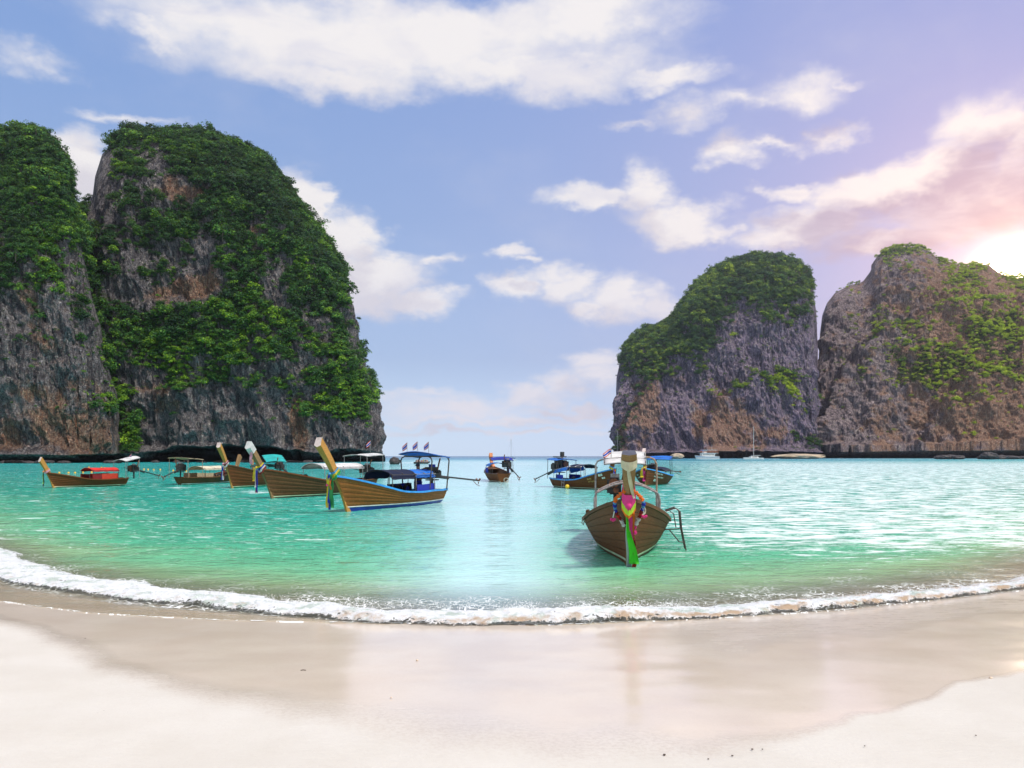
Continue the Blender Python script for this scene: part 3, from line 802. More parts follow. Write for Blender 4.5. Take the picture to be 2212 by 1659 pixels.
def blobs(lst, base):
    def fn(xd, yd):
        f = np.full(xd.shape, base, float)
        for (cx, cy, rx, ry, a) in lst:
            f = f + a * np.exp(-(((xd - cx) / rx) ** 2 + ((yd - cy) / ry) ** 2))
        return f
    return fn
TREE_TR = None
def tree_things(idxs, p, s, tint, where, sgmat, group, cut):
    global TREE_TR
    if TREE_TR is None:
        V = []; Fc = []
        n_ = 6
        for z, r_, dx in ((-.62, .06, 0), (-.3, .05, .03), (.3, .035, -.02), (.6, .015, .03)):
            V += [(dx + r_ * math.cos(k * math.pi / 3), r_ * math.sin(k * math.pi / 3), z) for k in range(n_)]
        for i in range(3): Fc += [(i * n_ + k, i * n_ + (k + 1) % n_, (i + 1) * n_ + (k + 1) % n_, (i + 1) * n_ + k) for k in range(n_)]
        for a in (0.4, 2.5, 4.4):      # limbs
            b0 = len(V); d = Vector((math.cos(a), math.sin(a), .7))
            for q, r_ in ((Vector((0, 0, -.1)), .03), (Vector((0, 0, -.1)) + d * .5, .012)): V += [tuple(q + Vector((r_, 0, 0))), tuple(q + Vector((-r_ * .5, r_ * .8, 0))), tuple(q + Vector((-r_ * .5, -r_ * .8, 0)))]
            Fc += [(b0 + k, b0 + (k + 1) % 3, b0 + 3 + (k + 1) % 3, b0 + 3 + k) for k in range(3)]
        TREE_TR = bpy.data.meshes.new('trunk'); TREE_TR.from_pydata(V, [], Fc); TREE_TR.materials.append(M_BARK)
    kinds = ['round-headed', 'broad', 'bushy', 'flat-topped']
    xd = 1106 + (p[:, 0] / p[:, 1]) / K; yd = 985 + (CAM_H - p[:, 2]) / (K * p[:, 1])
    for i in idxs:
        k = int(rng.integers(0, 8))
        r0_ = link('cliff_tree', None); r0_.location = p[i]; r0_.rotation_euler = (0, 0, float(rng.uniform(0, 6.28))); sc = float(s[i]) * 1.15; r0_.scale = (sc, sc, sc * .95)
        c_ = link('crown', CROWN_MESHES[(sgmat, k)], r0_); c_['tint'] = float(tint[i]); link('trunk', TREE_TR, r0_)
        col_ = 'dark green' if tint[i] < .3 else 'mid green' if tint[i] < .55 else 'bright green' if tint[i] < .85 else 'yellow-green'
        hh = cut[0](yd[i]); ww = cut[1](xd[i])
        tagit(r0_, '%s %s tree %s %s, %s' % (col_, kinds[k % 4], hh, where.replace('the leftmost', 'leftmost'), ww), 'tree', group)
CROWN_MESHES = {}
for key, cc_ in (('near', CR1), ('far', CR2)):
    for k_, o_ in enumerate(cc_.objects): CROWN_MESHES[(key, k_)] = o_.data
def plant(name, P, Nn, veg, sg, label, count, smin, smax, th=0.0, bright=None, trees=None):
    # area weights
    du = np.linalg.norm(np.gradient(P, axis=0), axis=-1); dv = np.linalg.norm(np.gradient(P, axis=1), axis=-1)
    w = (np.clip((veg - th) * 2.2, 0, 1) ** 1.2 * du * dv).reshape(-1)
    # a sprinkling of bushes on bare rock
    w2 = (np.clip((veg + .32) * 2, 0, 1) * (veg < th) * .16 * du * dv).reshape(-1)
    w = w + w2
    w[P[..., 2].reshape(-1) < 2.0] = 0
    idx = rng.choice(len(w), count, p=w / w.sum())
    p = P.reshape(-1, 3)[idx] + rng.normal(0, .35, (count, 3))
    vv = veg.reshape(-1)[idx]
    s = (smin + (smax - smin) * rng.random(count) ** 1.9) * (1 + .5 * (rng.random(count) < .10)) * np.where(vv < th, .55, 1)
    nn = Nn.reshape(-1, 3)[idx]
    p = p + nn * (s * .35)[:, None] + np.array([0, 0, 1]) * (s * .25)[:, None]
    xd = 1106 + (p[:, 0] / p[:, 1]) / K; yd = 985 + (CAM_H - p[:, 2]) / (K * p[:, 1])
    cl = fbm(p[:, 0] / 14, p[:, 1] / 14, p[:, 2] / 14, 3, off=5.0)
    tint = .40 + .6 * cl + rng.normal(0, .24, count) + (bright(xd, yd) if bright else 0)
    tint = np.clip(tint, 0, 1.3)
    if trees:
        nt_, where, key, group, cut = trees
        vis = np.where((vv > th) & (p[:, 1] < P[..., 1].max() + 2) & (np.abs(xd - 1106) < 1120))[0]
        pick = vis[np.argsort(-s[vis])[:nt_ * 4]]; pick = rng.choice(pick, nt_, replace=False)
        tree_things(pick, p, s, tint, where, key, group, cut)
        keep = np.ones(count, bool); keep[pick] = False
        p, s, tint = p[keep], s[keep], tint[keep]
    return scatter(name, p, s, tint, sg, label), p, s

# --- left pair, near
T_B = [(120, 999), (118, 900), (125, 700), (140, 560), (160, 470), (184, 432), (192, 420), (197, 380), (213, 330), (232, 309), (262, 289), (300, 283), (350, 285), (420, 286), (455, 293), (490, 303), (530, 323), (565, 332), (600, 374), (625, 410),
       (645, 440), (668, 474), (695, 508), (722, 545), (742, 575), (757, 612), (768, 650), (778, 700), (786, 745), (798, 790), (812, 822), (824, 850), (827, 900), (824, 950), (820, 975), (812, 999)]
T_A = [(-420, 999), (-410, 500), (-300, 347), (-160, 297), (0, 280), (40, 278), (72, 275), (104, 293), (128, 329), (146, 345), (157, 385), (160, 425), (172, 470), (186, 500), (194, 560), (208, 640), (226, 700), (238, 765), (252, 820), (263, 850), (268, 900), (266, 960), (262, 999)]
veg_B = blobs([(640, 480, 260, 260, .26), (470, 330, 180, 60, .30), (330, 340, 60, 60, -0.96), (215, 380, 34, 90, -1.31), (370, 400, 38, 26, -1.05), (430, 425, 50, 14, -0.70), (440, 540, 22, 40, -1.05), (550, 505, 22, 30, -0.70),
               (420, 590, 50, 30, -0.18), (350, 640, 80, 26, -0.96), (440, 620, 45, 26, -0.79), (300, 560, 60, 40, -0.53), (590, 620, 26, 60, -0.96), (760, 640, 16, 90, -0.88), (350, 760, 110, 90, .5), (470, 790, 80, 60, .35), (720, 870, 80, 70, .55), (580, 700, 80, 80, .3),
               (330, 880, 30, 80, -0.88), (290, 930, 30, 40, .7), (500, 880, 40, 40, -0.79), (430, 900, 40, 40, -0.88), (820, 900, 12, 60, -1.40), (620, 930, 70, 30, -0.88), (800, 760, 20, 80, -0.61)] +
              [(x, 960, 70, 26, -1.1) for x in range(400, 840, 60)], .16)
rust_B = blobs([(365, 400, 30, 40, .7), (425, 420, 50, 18, .8), (360, 640, 50, 25, .8), (440, 615, 45, 30, .9), (640, 900, 16, 60, .8), (650, 930, 25, 50, .6), (550, 500, 14, 14, .7), (330, 850, 60, 30, .5)], 0.0)
veg_A = blobs([(60, 400, 200, 150, .75), (200, 560, 40, 80, .2), (30, 560, 60, 60, .25), (0, 870, 40, 40, .5), (230, 770, 20, 120, .3), (150, 620, 60, 30, -.15), (100, 830, 140, 110, -.30), (120, 740, 70, 20, .3), (120, 960, 260, 40, -.5), (100, 270, 40, 20, -.1)], -.06)
rust_A = blobs([(60, 950, 160, 60, .55), (200, 950, 60, 50, .5), (120, 850, 120, 60, .42), (90, 700, 40, 60, .4)], 0.05)
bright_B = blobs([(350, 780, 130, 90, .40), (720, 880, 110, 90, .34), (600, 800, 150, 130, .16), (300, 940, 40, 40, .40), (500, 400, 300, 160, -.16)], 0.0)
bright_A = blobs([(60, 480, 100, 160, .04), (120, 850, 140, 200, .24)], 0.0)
PB, NB, VB, oB = cliff('limestone_cliff', 'tall bush-covered limestone cliff with flat top, on the left with a black sea cave at its foot', 372, T_B, 62,
    lambda x: np.interp(x, [200, 300, 340, 400, 460, 560, 620, 680, 760, 830], [2.0, 3.2, 4.6, 6.2, 6.6, 6.4, 5.0, 3.8, 5.2, 3.5]), veg_B, rust_B, M_ROCK, 620, 430, seed=2.0)
PA, NA, VA, oA = cliff('limestone_cliff', 'leftmost limestone cliff, green above and bare ribbed grey-brown rock below', 318, T_A, 46,
    lambda x: np.interp(x, [-100, 0, 60, 120, 200, 270], [2.6, 2.6, 2.7, 2.2, 2.8, 3.0]), veg_A, rust_A, M_ROCK, 420, 430, seed=31.0, left_wrap=False)
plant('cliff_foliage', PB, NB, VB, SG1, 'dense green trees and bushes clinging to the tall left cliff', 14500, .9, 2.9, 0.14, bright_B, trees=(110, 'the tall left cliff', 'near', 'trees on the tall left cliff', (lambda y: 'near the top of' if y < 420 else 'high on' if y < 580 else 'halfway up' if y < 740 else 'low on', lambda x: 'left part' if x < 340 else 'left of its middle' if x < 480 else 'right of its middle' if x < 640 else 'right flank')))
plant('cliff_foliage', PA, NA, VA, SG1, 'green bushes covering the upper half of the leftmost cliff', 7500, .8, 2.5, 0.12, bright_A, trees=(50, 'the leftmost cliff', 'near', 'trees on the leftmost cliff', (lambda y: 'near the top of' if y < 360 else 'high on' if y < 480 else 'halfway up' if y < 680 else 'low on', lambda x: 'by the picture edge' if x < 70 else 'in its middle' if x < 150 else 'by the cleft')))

# --- right pair, far
T_C = [(1352, 992), (1345, 975), (1337, 940), (1331, 890), (1325, 850), (1326, 815), (1334, 780), (1350, 742), (1372, 722), (1392, 708), (1420, 702), (1445, 690), (1462, 664), (1480, 640), (1500, 612), (1528, 590), (1552, 574), (1580, 562), (1610, 553), (1640, 548),
       (1672, 550), (1702, 556), (1730, 568), (1750, 588), (1762, 620), (1770, 680), (1773, 760), (1771, 850), (1768, 920), (1766, 992)]
T_D = [(1746, 992), (1752, 940), (1757, 860), (1762, 780), (1765, 720), (1770, 680), (1781, 652), (1800, 628), (1830, 612), (1860, 604), (1874, 585), (1884, 560), (1900, 540), (1924, 530), (1955, 527), (1990, 529), (2015, 540), (2032, 556), (2060, 562), (2080, 570),
       (2110, 564), (2140, 568), (2162, 585), (2190, 596), (2230, 592), (2300, 600), (2420, 580), (2560, 640), (2680, 760), (2700, 992)]
veg_C = blobs([(1620, 620, 140, 70, .62), (1420, 760, 90, 60, .45), (1500, 700, 90, 60, .35), (1640, 830, 60, 26, .55), (1710, 840, 30, 50, .45), (1530, 840, 30, 26, .35), (1600, 700, 50, 60, -.35), (1550, 900, 170, 80, -.55), (1380, 900, 40, 90, -.30), (1720, 700, 34, 90, -.2),
               (1690, 760, 50, 30, -.4), (1400, 920, 20, 60, -.2)], -.18)
rust_C = blobs([(1400, 880, 34, 75, 1.25), (1345, 940, 14, 50, .8), (1560, 930, 36, 80, 1.0), (1510, 920, 20, 60, .6), (1620, 940, 50, 60, .6), (1700, 930, 40, 60, .4)], 0.0)
veg_D = blobs([(1960, 545, 50, 20, .35), (1900, 700, 120, 24, .30), (2050, 790, 110, 60, .62), (2130, 700, 90, 40, .55), (2190, 740, 40, 60, .45), (1980, 830, 80, 40, .25), (1790, 640, 40, 120, -.7), (2000, 560, 300, 50, -.3), (1850, 900, 120, 60, -.35), (2190, 900, 80, 80, -.15), (1830, 680, 40, 60, -.2), (2060, 620, 60, 40, .3)], -.42)
rust_glow_D = blobs([(2150, 880, 160, 130, .55), (2120, 640, 170, 120, .7), (2120, 820, 150, 140, .5), (1900, 950, 30, 40, .4)], 0.2)  # warm tint toward the right paints the low sun glow onto the rock
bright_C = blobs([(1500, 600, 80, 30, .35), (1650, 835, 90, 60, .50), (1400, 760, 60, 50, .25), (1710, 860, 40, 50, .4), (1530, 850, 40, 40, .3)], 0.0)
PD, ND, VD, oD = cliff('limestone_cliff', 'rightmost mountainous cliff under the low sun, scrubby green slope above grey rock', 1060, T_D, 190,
    lambda x: np.interp(x, [1760, 2000, 2200], [6.8, 6.2, 6.6]), veg_D, rust_glow_D, M_ROCK3, 420, 360, seed=71.0, amp=2.25, right_wrap=False, lean=1.4, round_=2.0,
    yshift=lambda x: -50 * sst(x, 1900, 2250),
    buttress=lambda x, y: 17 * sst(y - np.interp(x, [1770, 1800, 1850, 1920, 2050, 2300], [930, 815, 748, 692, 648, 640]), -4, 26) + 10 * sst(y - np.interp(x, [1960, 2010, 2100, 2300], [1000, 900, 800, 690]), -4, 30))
PC, NC, VC, oC = cliff('limestone_cliff', 'round-topped cliff right of the bay mouth, green dome over dark streaked rock', 980, T_C, 125,
    lambda x: np.interp(x, [1340, 1500, 1600, 1760], [5.3, 6.2, 7.4, 6.0]), veg_C, rust_C, M_ROCK2, 440, 400, seed=52.0, amp=2.0,
    buttress=lambda x, y: 12 * sst(y - np.interp(x, [1490, 1530, 1570, 1640, 1700, 1745, 1775], [1000, 880, 835, 800, 812, 860, 1000]), -4, 24) + 9 * sst(y - np.interp(x, [1330, 1370, 1420, 1480], [1000, 850, 800, 1000]), -4, 24))
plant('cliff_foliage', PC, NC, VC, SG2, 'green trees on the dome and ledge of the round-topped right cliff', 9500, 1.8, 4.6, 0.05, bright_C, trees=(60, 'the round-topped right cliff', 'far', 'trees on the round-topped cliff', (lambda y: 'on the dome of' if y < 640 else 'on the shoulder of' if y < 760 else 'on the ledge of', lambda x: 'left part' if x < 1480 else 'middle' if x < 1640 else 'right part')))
plant('cliff_foliage', PD, ND, VD, SG2, 'glow-tinted scrub running diagonally up the rightmost cliff', 5600, 1.6, 4.0, 0.0, lambda x, y: .52 + .4 * sst(x, 1850, 2150))  # leaf tint yellows to the right, painting in the low sun glow

_t = link('cliff_tree', None); _t.location = W(676, 474, 366); _t.scale = (4.6, 4.6, 3.6)
for dx_, dz_, k_ in ((0, .5, 1), (.85, -.25, 0), (-.5, .1, 2)):
    _c = link('crown', CROWN_MESHES[('near', k_)], _t); _c.location = (dx_, 0, dz_); _c.scale = (.85, .85, .6); _c['tint'] = .22
link('trunk', TREE_TR, _t)
tagit(_t, 'lone spreading tree leaning out from the right skyline of the tall left cliff', 'tree')

# ================================================================== boats
M_PLANK = {}
def mat_wood(name, col, grey=0.0, dark=0.5, wear=0.5):
    m, t, out = new_mat(name)
    tc = t.node('ShaderNodeTexCoord'); P = tc.outputs['Object']
    gr = t.noise(t.scaled(P, (1.2, 9, 9)), 5.0, 6, 0.65, 0.5)
    bl = t.noise(t.scaled(P, (1, 2, 2)), 1.3, 5, 0.6)
    st = t.noise(t.scaled(P, (6, 6, 0.8)), 2.2, 4, 0.6)
    oi = t.node('ShaderNodeObjectInfo')
    c = t.mix(t.smooth(gr, 0.32, 0.68), tuple(x * dark for x in col), col)
    c = t.mix(t.math('MULTIPLY', t.smooth(bl, 0.35, 0.65), wear * .55), c, tuple(x * .42 for x in col))
    c = t.mix(t.math('MULTIPLY', t.smooth(st, 0.60, 0.74), wear * .28), c, (0.36, 0.30, 0.22))
    c = t.mix(t.math('MULTIPLY_ADD', oi.outputs['Random'], 0.35, 0.0), c, tuple(x * .62 for x in col))
    if grey: c = t.mix(grey, c, (0.30, 0.27, 0.24))
    principled(t, out, c, 0.66, bump=gr, bstr=0.35, bdist=0.01, **{'Specular IOR Level': 0.18})
    return m
W_GOLD = mat_wood('varnished_wood', (0.35, 0.14, 0.034), wear=.9)
W_BROWN = mat_wood('brown_wood', (0.22, 0.075, 0.024), wear=.55)
W_DARK = mat_wood('dark_wood', (0.175, 0.085, 0.035), wear=.8)
W_GREY = mat_wood('weathered_wood', (0.20, 0.072, 0.024), wear=.4)
W_POST = mat_wood('prow_wood', (0.62, 0.30, 0.075), wear=.25, dark=.65)
W_POST2 = mat_wood('pale_prow_wood', (0.36, 0.215, 0.10), wear=.35, dark=.6)
W_IN = mat_wood('inner_wood', (0.20, 0.12, 0.07), wear=.6)
def paint(name, col, rough=.45, var=.12): return mat_simple(name, col, rough, var, 3.0, .12)
P_BLUE = paint('blue_paint', (0.012, 0.035, 0.30)); P_SKY = paint('sky_blue_paint', (0.03, 0.30, 0.72)); P_WHITE = paint('white_paint', (0.74, 0.74, 0.70))
P_MAROON = paint('maroon_paint', (0.10, 0.03, 0.02)); P_GREEN = paint('green_paint', (0.05, 0.16, 0.06)); P_PALE = paint('pale_green_paint', (0.52, 0.62, 0.40))
P_CREAM = paint('cream_paint', (0.70, 0.62, 0.42)); P_RED = paint('red_paint', (0.55, 0.045, 0.02)); P_BLACK = mat_simple('black_iron', (0.030, 0.026, 0.024), .55, .3, 10, .5)
M_STEEL = mat_simple('steel_tube', (0.33, 0.31, 0.30), .4, .2, 10, .2, .5); M_DTUBE = mat_simple('dark_tube', (0.07, 0.05, 0.04), .45, .2, 10, .2)
M_WTUBE = mat_simple('wooden_tube', (0.34, 0.22, 0.15), .5, .2, 10, .2)
M_RUST = mat_simple('rusty_iron', (0.20, 0.07, 0.03), .7, .3, 12, .5); M_RUBBER = mat_simple('tyre_rubber', (0.02, 0.02, 0.02), .8, .2, 12, .3)
M_ROPE = mat_simple('rope', (0.48, 0.42, 0.32), .9, .2, 30, .4)
def cloth(name, col, var=.12): 
    m, t, out = new_mat(name)
    tc = t.node('ShaderNodeTexCoord'); n = t.noise(tc.outputs['Object'], 2.5, 5, .6)
    c = t.mix(t.smooth(n, .3, .7), tuple(x * (1 - 2 * var) for x in col), col)
    p = t.node('ShaderNodeBsdfPrincipled'); t.link(c, p.inputs['Base Color']); p.inputs['Roughness'].default_value = .75
    b = t.node('ShaderNodeBump'); b.inputs['Strength'].default_value = .4; b.inputs['Distance'].default_value = .04
    t.link(t.noise(tc.outputs['Object'], 6.0, 4, .6), b.inputs['Height']); t.link(b.outputs[0], p.inputs['Normal'])
    tl = t.node('ShaderNodeBsdfTranslucent'); t.link(c, tl.inputs[0])
    ms = t.node('ShaderNodeMixShader'); ms.inputs[0].default_value = .25
    t.link(p.outputs[0], ms.inputs[1]); t.link(tl.outputs[0], ms.inputs[2]); t.link(ms.outputs[0], out.inputs[0])
    return m
C = {k: cloth('cloth_' + k, v) for k, v in dict(blue=(.02, .20, .72), deepblue=(.02, .04, .42), navy=(.008, .016, .06), white=(.82, .81, .79), cream=(.84, .76, .56), beige=(.70, .58, .36), red=(.80, .03, .02), teal=(.02, .50, .48), dgreen=(.03, .09, .075),
     pink=(.98, .06, .34), lpink=(.88, .45, .55), green=(.10, .80, .03), yellow=(.92, .66, .03), orange=(.95, .22, .02), lime=(.55, .85, .05), royal=(.02, .04, .50), silver=(.62, .62, .66), lblue=(.10, .40, .75), grn=(.05, .38, .10), maroon=(.30, .02, .02), peach=(.92, .35, .15), dark=(.03, .03, .045), tan=(.55, .42, .26)).items()}

class MB:
    """collects simple shapes into one mesh"""
    def __init__(self): self.v = []; self.f = []; self.smooth = False
    def add(self, v, f):
        n = len(self.v); self.v += [tuple(p) for p in v]; self.f += [tuple(i + n for i in q) for q in f]
    def box(self, c, s, rot=None, taper=1.0):
        hx, hy, hz = s[0] / 2, s[1] / 2, s[2] / 2
        v = [Vector((x * (taper if z > 0 else 1), y * (taper if z > 0 else 1), z)) for z in (-hz, hz) for y in (-hy, hy) for x in (-hx, hx)]
        if rot is not None: v = [Euler(rot).to_matrix() @ p for p in v]
        self.add([p + Vector(c) for p in v], [(0, 2, 3, 1), (4, 5, 7, 6), (0, 1, 5, 4), (2, 6, 7, 3), (0, 4, 6, 2), (1, 3, 7, 5)])
    def tube(self, pts, r, n=6, caps=True, rad=None):
        pts = [Vector(p) for p in pts]; m = len(pts); V = []; up = Vector((0, 0, 1)); prev = None
        for i, p in enumerate(pts):
            d = (pts[min(i + 1, m - 1)] - pts[max(i - 1, 0)]).normalized()
            if prev is None:
                a = d.cross(up)
                if a.length < .1: a = d.cross(Vector((1, 0, 0)))
            else: a = prev - d * prev.dot(d)
            a.normalize(); prev = a; b = d.cross(a); rr = r if rad is None else rad[i]
            for k in range(n):
                t_ = 2 * math.pi * k / n; V.append(p + a * math.cos(t_) * rr + b * math.sin(t_) * rr)
        F_ = [(i * n + k, i * n + (k + 1) % n, (i + 1) * n + (k + 1) % n, (i + 1) * n + k) for i in range(m - 1) for k in range(n)]
        if caps: F_ += [tuple(range(n - 1, -1, -1)), tuple((m - 1) * n + k for k in range(n))]
        self.add(V, F_)
    def grid(self, P, close=False):
        nu = len(P); nv = len(P[0]); V = [p for row in P for p in row]
        self.add(V, [(i * nv + j, (i + 1) * nv + j, (i + 1) * nv + j + 1, i * nv + j + 1) for i in range(nu - 1) for j in range(nv - 1)])
    def cyl(self, a, b, r, n=10): self.tube([a, b], r, n)
    def torus(self, c, R_, r, axis='Y', n=14, m=6, rot=None):
        V = []
        for i in range(n):
            a = 2 * math.pi * i / n
            for j in range(m):
                b = 2 * math.pi * j / m; q = R_ + r * math.cos(b)
                p = Vector((q * math.cos(a), r * math.sin(b), q * math.sin(a)))
                if rot: p = Euler(rot).to_matrix() @ p
                V.append(p + Vector(c))
        self.add(V, [(i * m + j, ((i + 1) % n) * m + j, ((i + 1) % n) * m + (j + 1) % m, i * m + (j + 1) % m) for i in range(n) for j in range(m)])
    def ball(self, c, r, n=8, m=6, sq=(1, 1, 1)):
        V = []; 
        for i in range(m + 1):
            ph = math.pi * i / m
            for j in range(n):
                a = 2 * math.pi * j / n
                V.append(Vector((r * sq[0] * math.sin(ph) * math.cos(a), r * sq[1] * math.sin(ph) * math.sin(a), r * sq[2] * math.cos(ph))) + Vector(c))
        self.add(V, [(i * n + j, (i + 1) * n + j, (i + 1) * n + (j + 1) % n, i * n + (j + 1) % n) for i in range(m) for j in range(n)])
    def build(self, name, mat, parent=None, smooth=None, loc=None):
        me = bpy.data.meshes.new(name); me.from_pydata([tuple(p) for p in self.v], [], self.f); me.materials.append(mat)
        if smooth if smooth is not None else self.smooth: me.polygons.foreach_set('use_smooth', [True] * len(me.polygons))
        me.update()
        o = link(name, me, parent)
        if loc is not None: o.location = loc
        return o
def one(name, mat, parent, fn, smooth=False):
    b = MB(); fn(b); return b.build(name, mat, parent, smooth)

def sheet(P, th=.012):
    """closed thin sheet from a grid of points"""
    b = MB(); nu, nv = len(P), len(P[0])
    Q = [[Vector(p) for p in r] for r in P]
    n_ = (Q[-1][0] - Q[0][0]).cross(Q[0][-1] - Q[0][0]); n_.normalize()
    V = [p for r in Q for p in r] + [p - n_ * th for r in Q for p in r]; N_ = nu * nv
    f = []
    for i in range(nu - 1):
        for j in range(nv - 1):
            a = i * nv + j; f.append((a, a + nv, a + nv + 1, a + 1)); f.append((a + N_, a + 1 + N_, a + nv + 1 + N_, a + nv + N_))
    for i in range(nu - 1):
        for j in (0, nv - 1): a = i * nv + j; f.append((a, a + N_, a + nv + N_, a + nv))
    for j in range(nv - 1):
        for i in (0, nu - 1): a = i * nv + j; f.append((a, a + 1, a + 1 + N_, a + N_))
    b.add(V, f); return b

def rake(z, k=1.0): return k * (.42 * z + .115 * z * z)

class Hull:
    def __init__(self, L, B, bow=1.5, mid=.6, stern=.72, draft=.3, rk=1.0, vee=0.0, boot=.12):
        self.L, self.B, self.rk, self.boot = L, B, rk, boot
        self.T = [0, .08, .2, .4, .6, .75, .87, .95, 1]
        self.b = [x * B / 2 for x in (.42, .60, .85, 1, .97, .80, .53, .26, .05)]
        self.s = [stern, stern * .93, mid * 1.06, mid, mid * 1.12, mid + (bow - mid) * .40, mid + (bow - mid) * .68, mid + (bow - mid) * .88, bow]
        self.k = [-.02, -.10, -.2, -draft, -draft, -draft, -draft * .95, -draft * .9, -draft * .8]
        self.p = [x + vee * (1 - x) for x in (.42, .42, .42, .42, .48, .60, .78, .92, 1.0)]
    def s_at(self, t, z):
        zs = self.at(t, 1, 1).z; zk = self.at(t, 0, 1).z
        return min(.9, max(.05, ((z - zk) / (zs - zk)))) ** (1 / 1.15)
    def at(self, t, s, side, out=0.0):
        T = self.T
        b = float(np.interp(t, T, self.b)); zs = float(np.interp(t, T, self.s)); zk = float(np.interp(t, T, self.k)); p = float(np.interp(t, T, self.p))
        # smooth the polylines a little
        e = .035
        b = (b + float(np.interp(min(t + e, 1), T, self.b)) + float(np.interp(max(t - e, 0), T, self.b))) / 3
        zs = (zs + float(np.interp(min(t + e, 1), T, self.s)) + float(np.interp(max(t - e, 0), T, self.s))) / 3
        z = zk + (zs - zk) * s ** 1.15
        y = max(b * max(s, 0) ** p, .02) + out
        w = max(0, (t - .55) / .45) ** 2
        x = -self.L / 2 + self.L * t + w * rake(max(z, -.3), self.rk) - (1 - t) ** 3 * .25 * z
        return Vector((x, side * y, z))

def ribbon(pts, w, col, parent, name='ribbon', wave=.03, axis=(0, 1, 0), seed=0):
    r = random.Random(seed); n = len(pts); P = []
    ax = Vector(axis).normalized(); nr = ax.cross(Vector((0, 0, 1))).normalized()
    for i, p in enumerate(pts):
        off = nr * wave * math.sin(i * 1.3 + seed) ; a = Vector(p) + off
        ww = w * (1 + .15 * math.sin(i * 2.1 + seed))
        P.append([a - ax * ww / 2, a - nr * .012, a + ax * ww / 2])
    return sheet(P, .006).build(name, C[col], parent, True)

def engine(root, x, z, side_y=0.0, tail=3.6, drop=-.35, yaw=0.0, big=1.0, blue=False):
    """car engine on a swivel with its long tail shaft"""
    e = link('engine', None, root); e.location = (x, side_y, z); e.rotation_euler = (0, 0, yaw)
    S = big
    b = MB(); b.box((0, 0, .34 * S), (.62 * S, .36 * S, .34 * S)); b.box((.05 * S, 0, .56 * S), (.5 * S, .26 * S, .14 * S)); b.box((.38 * S, 0, .36 * S), (.08, .44 * S, .42 * S)); b.box((-.36 * S, 0, .34 * S), (.16 * S, .26 * S, .24 * S))
    for k in range(4): b.cyl((-.2 * S + k * .13 * S, .15 * S, .40 * S), (-.2 * S + k * .13 * S, .28 * S, .46 * S), .035 * S, 6)
    for k in range(3): b.box((-.1 * S + k * .15 * S, -.2 * S, .35 * S), (.07 * S, .07 * S, .2 * S))
    b.build('engine_block', P_BLACK, e)
    b = MB(); b.cyl((.44 * S, 0, .46 * S), (.47 * S, 0, .46 * S), .15 * S, 12); b.cyl((.44 * S, .06, .24 * S), (.47 * S, .06, .24 * S), .09 * S, 10); b.build('pulley', M_RUST, e)
    b = MB(); b.cyl((.0, 0, .62 * S), (.0, 0, .74 * S), .14 * S, 12); b.build('air_filter', C['deepblue'] if blue else M_STEEL, e)
    b = MB(); b.tube([(-.1, .22 * S, .5 * S), (-.15, .26 * S, .78 * S), (-.25, .26 * S, .98 * S)], .035 * S, 6); b.build('exhaust', M_RUST, e)
    b = MB(); b.tube([(0, 0, -.42), (0, 0, .16 * S)], .06, 8); b.box((0, 0, .13), (.5 * S, .3 * S, .06)); b.build('swivel_mount', P_BLACK, e)
    b = MB(); b.tube([(.4 * S, 0, .3 * S), (.8, 0, .42), (1.25, .05, .5)], .025, 6); b.build('tiller', M_DTUBE, e)
    end = Vector((-tail, 0, .28 + drop))
    b = MB(); b.tube([(-.35 * S, 0, .32), end], .045, 8); b.tube([(-.4, 0, .30), (-1.3, 0, .30 + (drop - .02) * 1.3 / tail)], .085, 8); b.build('drive_shaft', P_BLACK, e)
    b = MB(); b.tube([end + Vector((.55, 0, .06)), end + Vector((.15, 0, -.22)), end + Vector((-.12, 0, -.3))], .018, 5); b.build('skeg', M_RUST, e)
    pr = link('propeller', None, e); 
    # sub-parts stop at three levels: blades are one mesh with the hub
    bpy.data.objects.remove(pr)
    b = MB(); b.cyl(end + Vector((.05, 0, 0)), end + Vector((-.1, 0, 0)), .05, 8)
    for k in range(3):
        a = 2.1 * k + .5
        d = Vector((0, math.cos(a), math.sin(a))); q = Vector((0, -math.sin(a), math.cos(a)))
        b.add([end + d * .04, end + d * .13 + q * .07 + Vector((.02, 0, 0)), end + d * .22, end + d * .13 - q * .05 + Vector((-.03, 0, 0)), end + d * .13 + Vector((.015, 0, 0))], [(0, 1, 4), (1, 2, 4), (2, 3, 4), (3, 0, 4), (0, 3, 2, 1)])
    b.build('propeller', M_RUST, e)
    return e

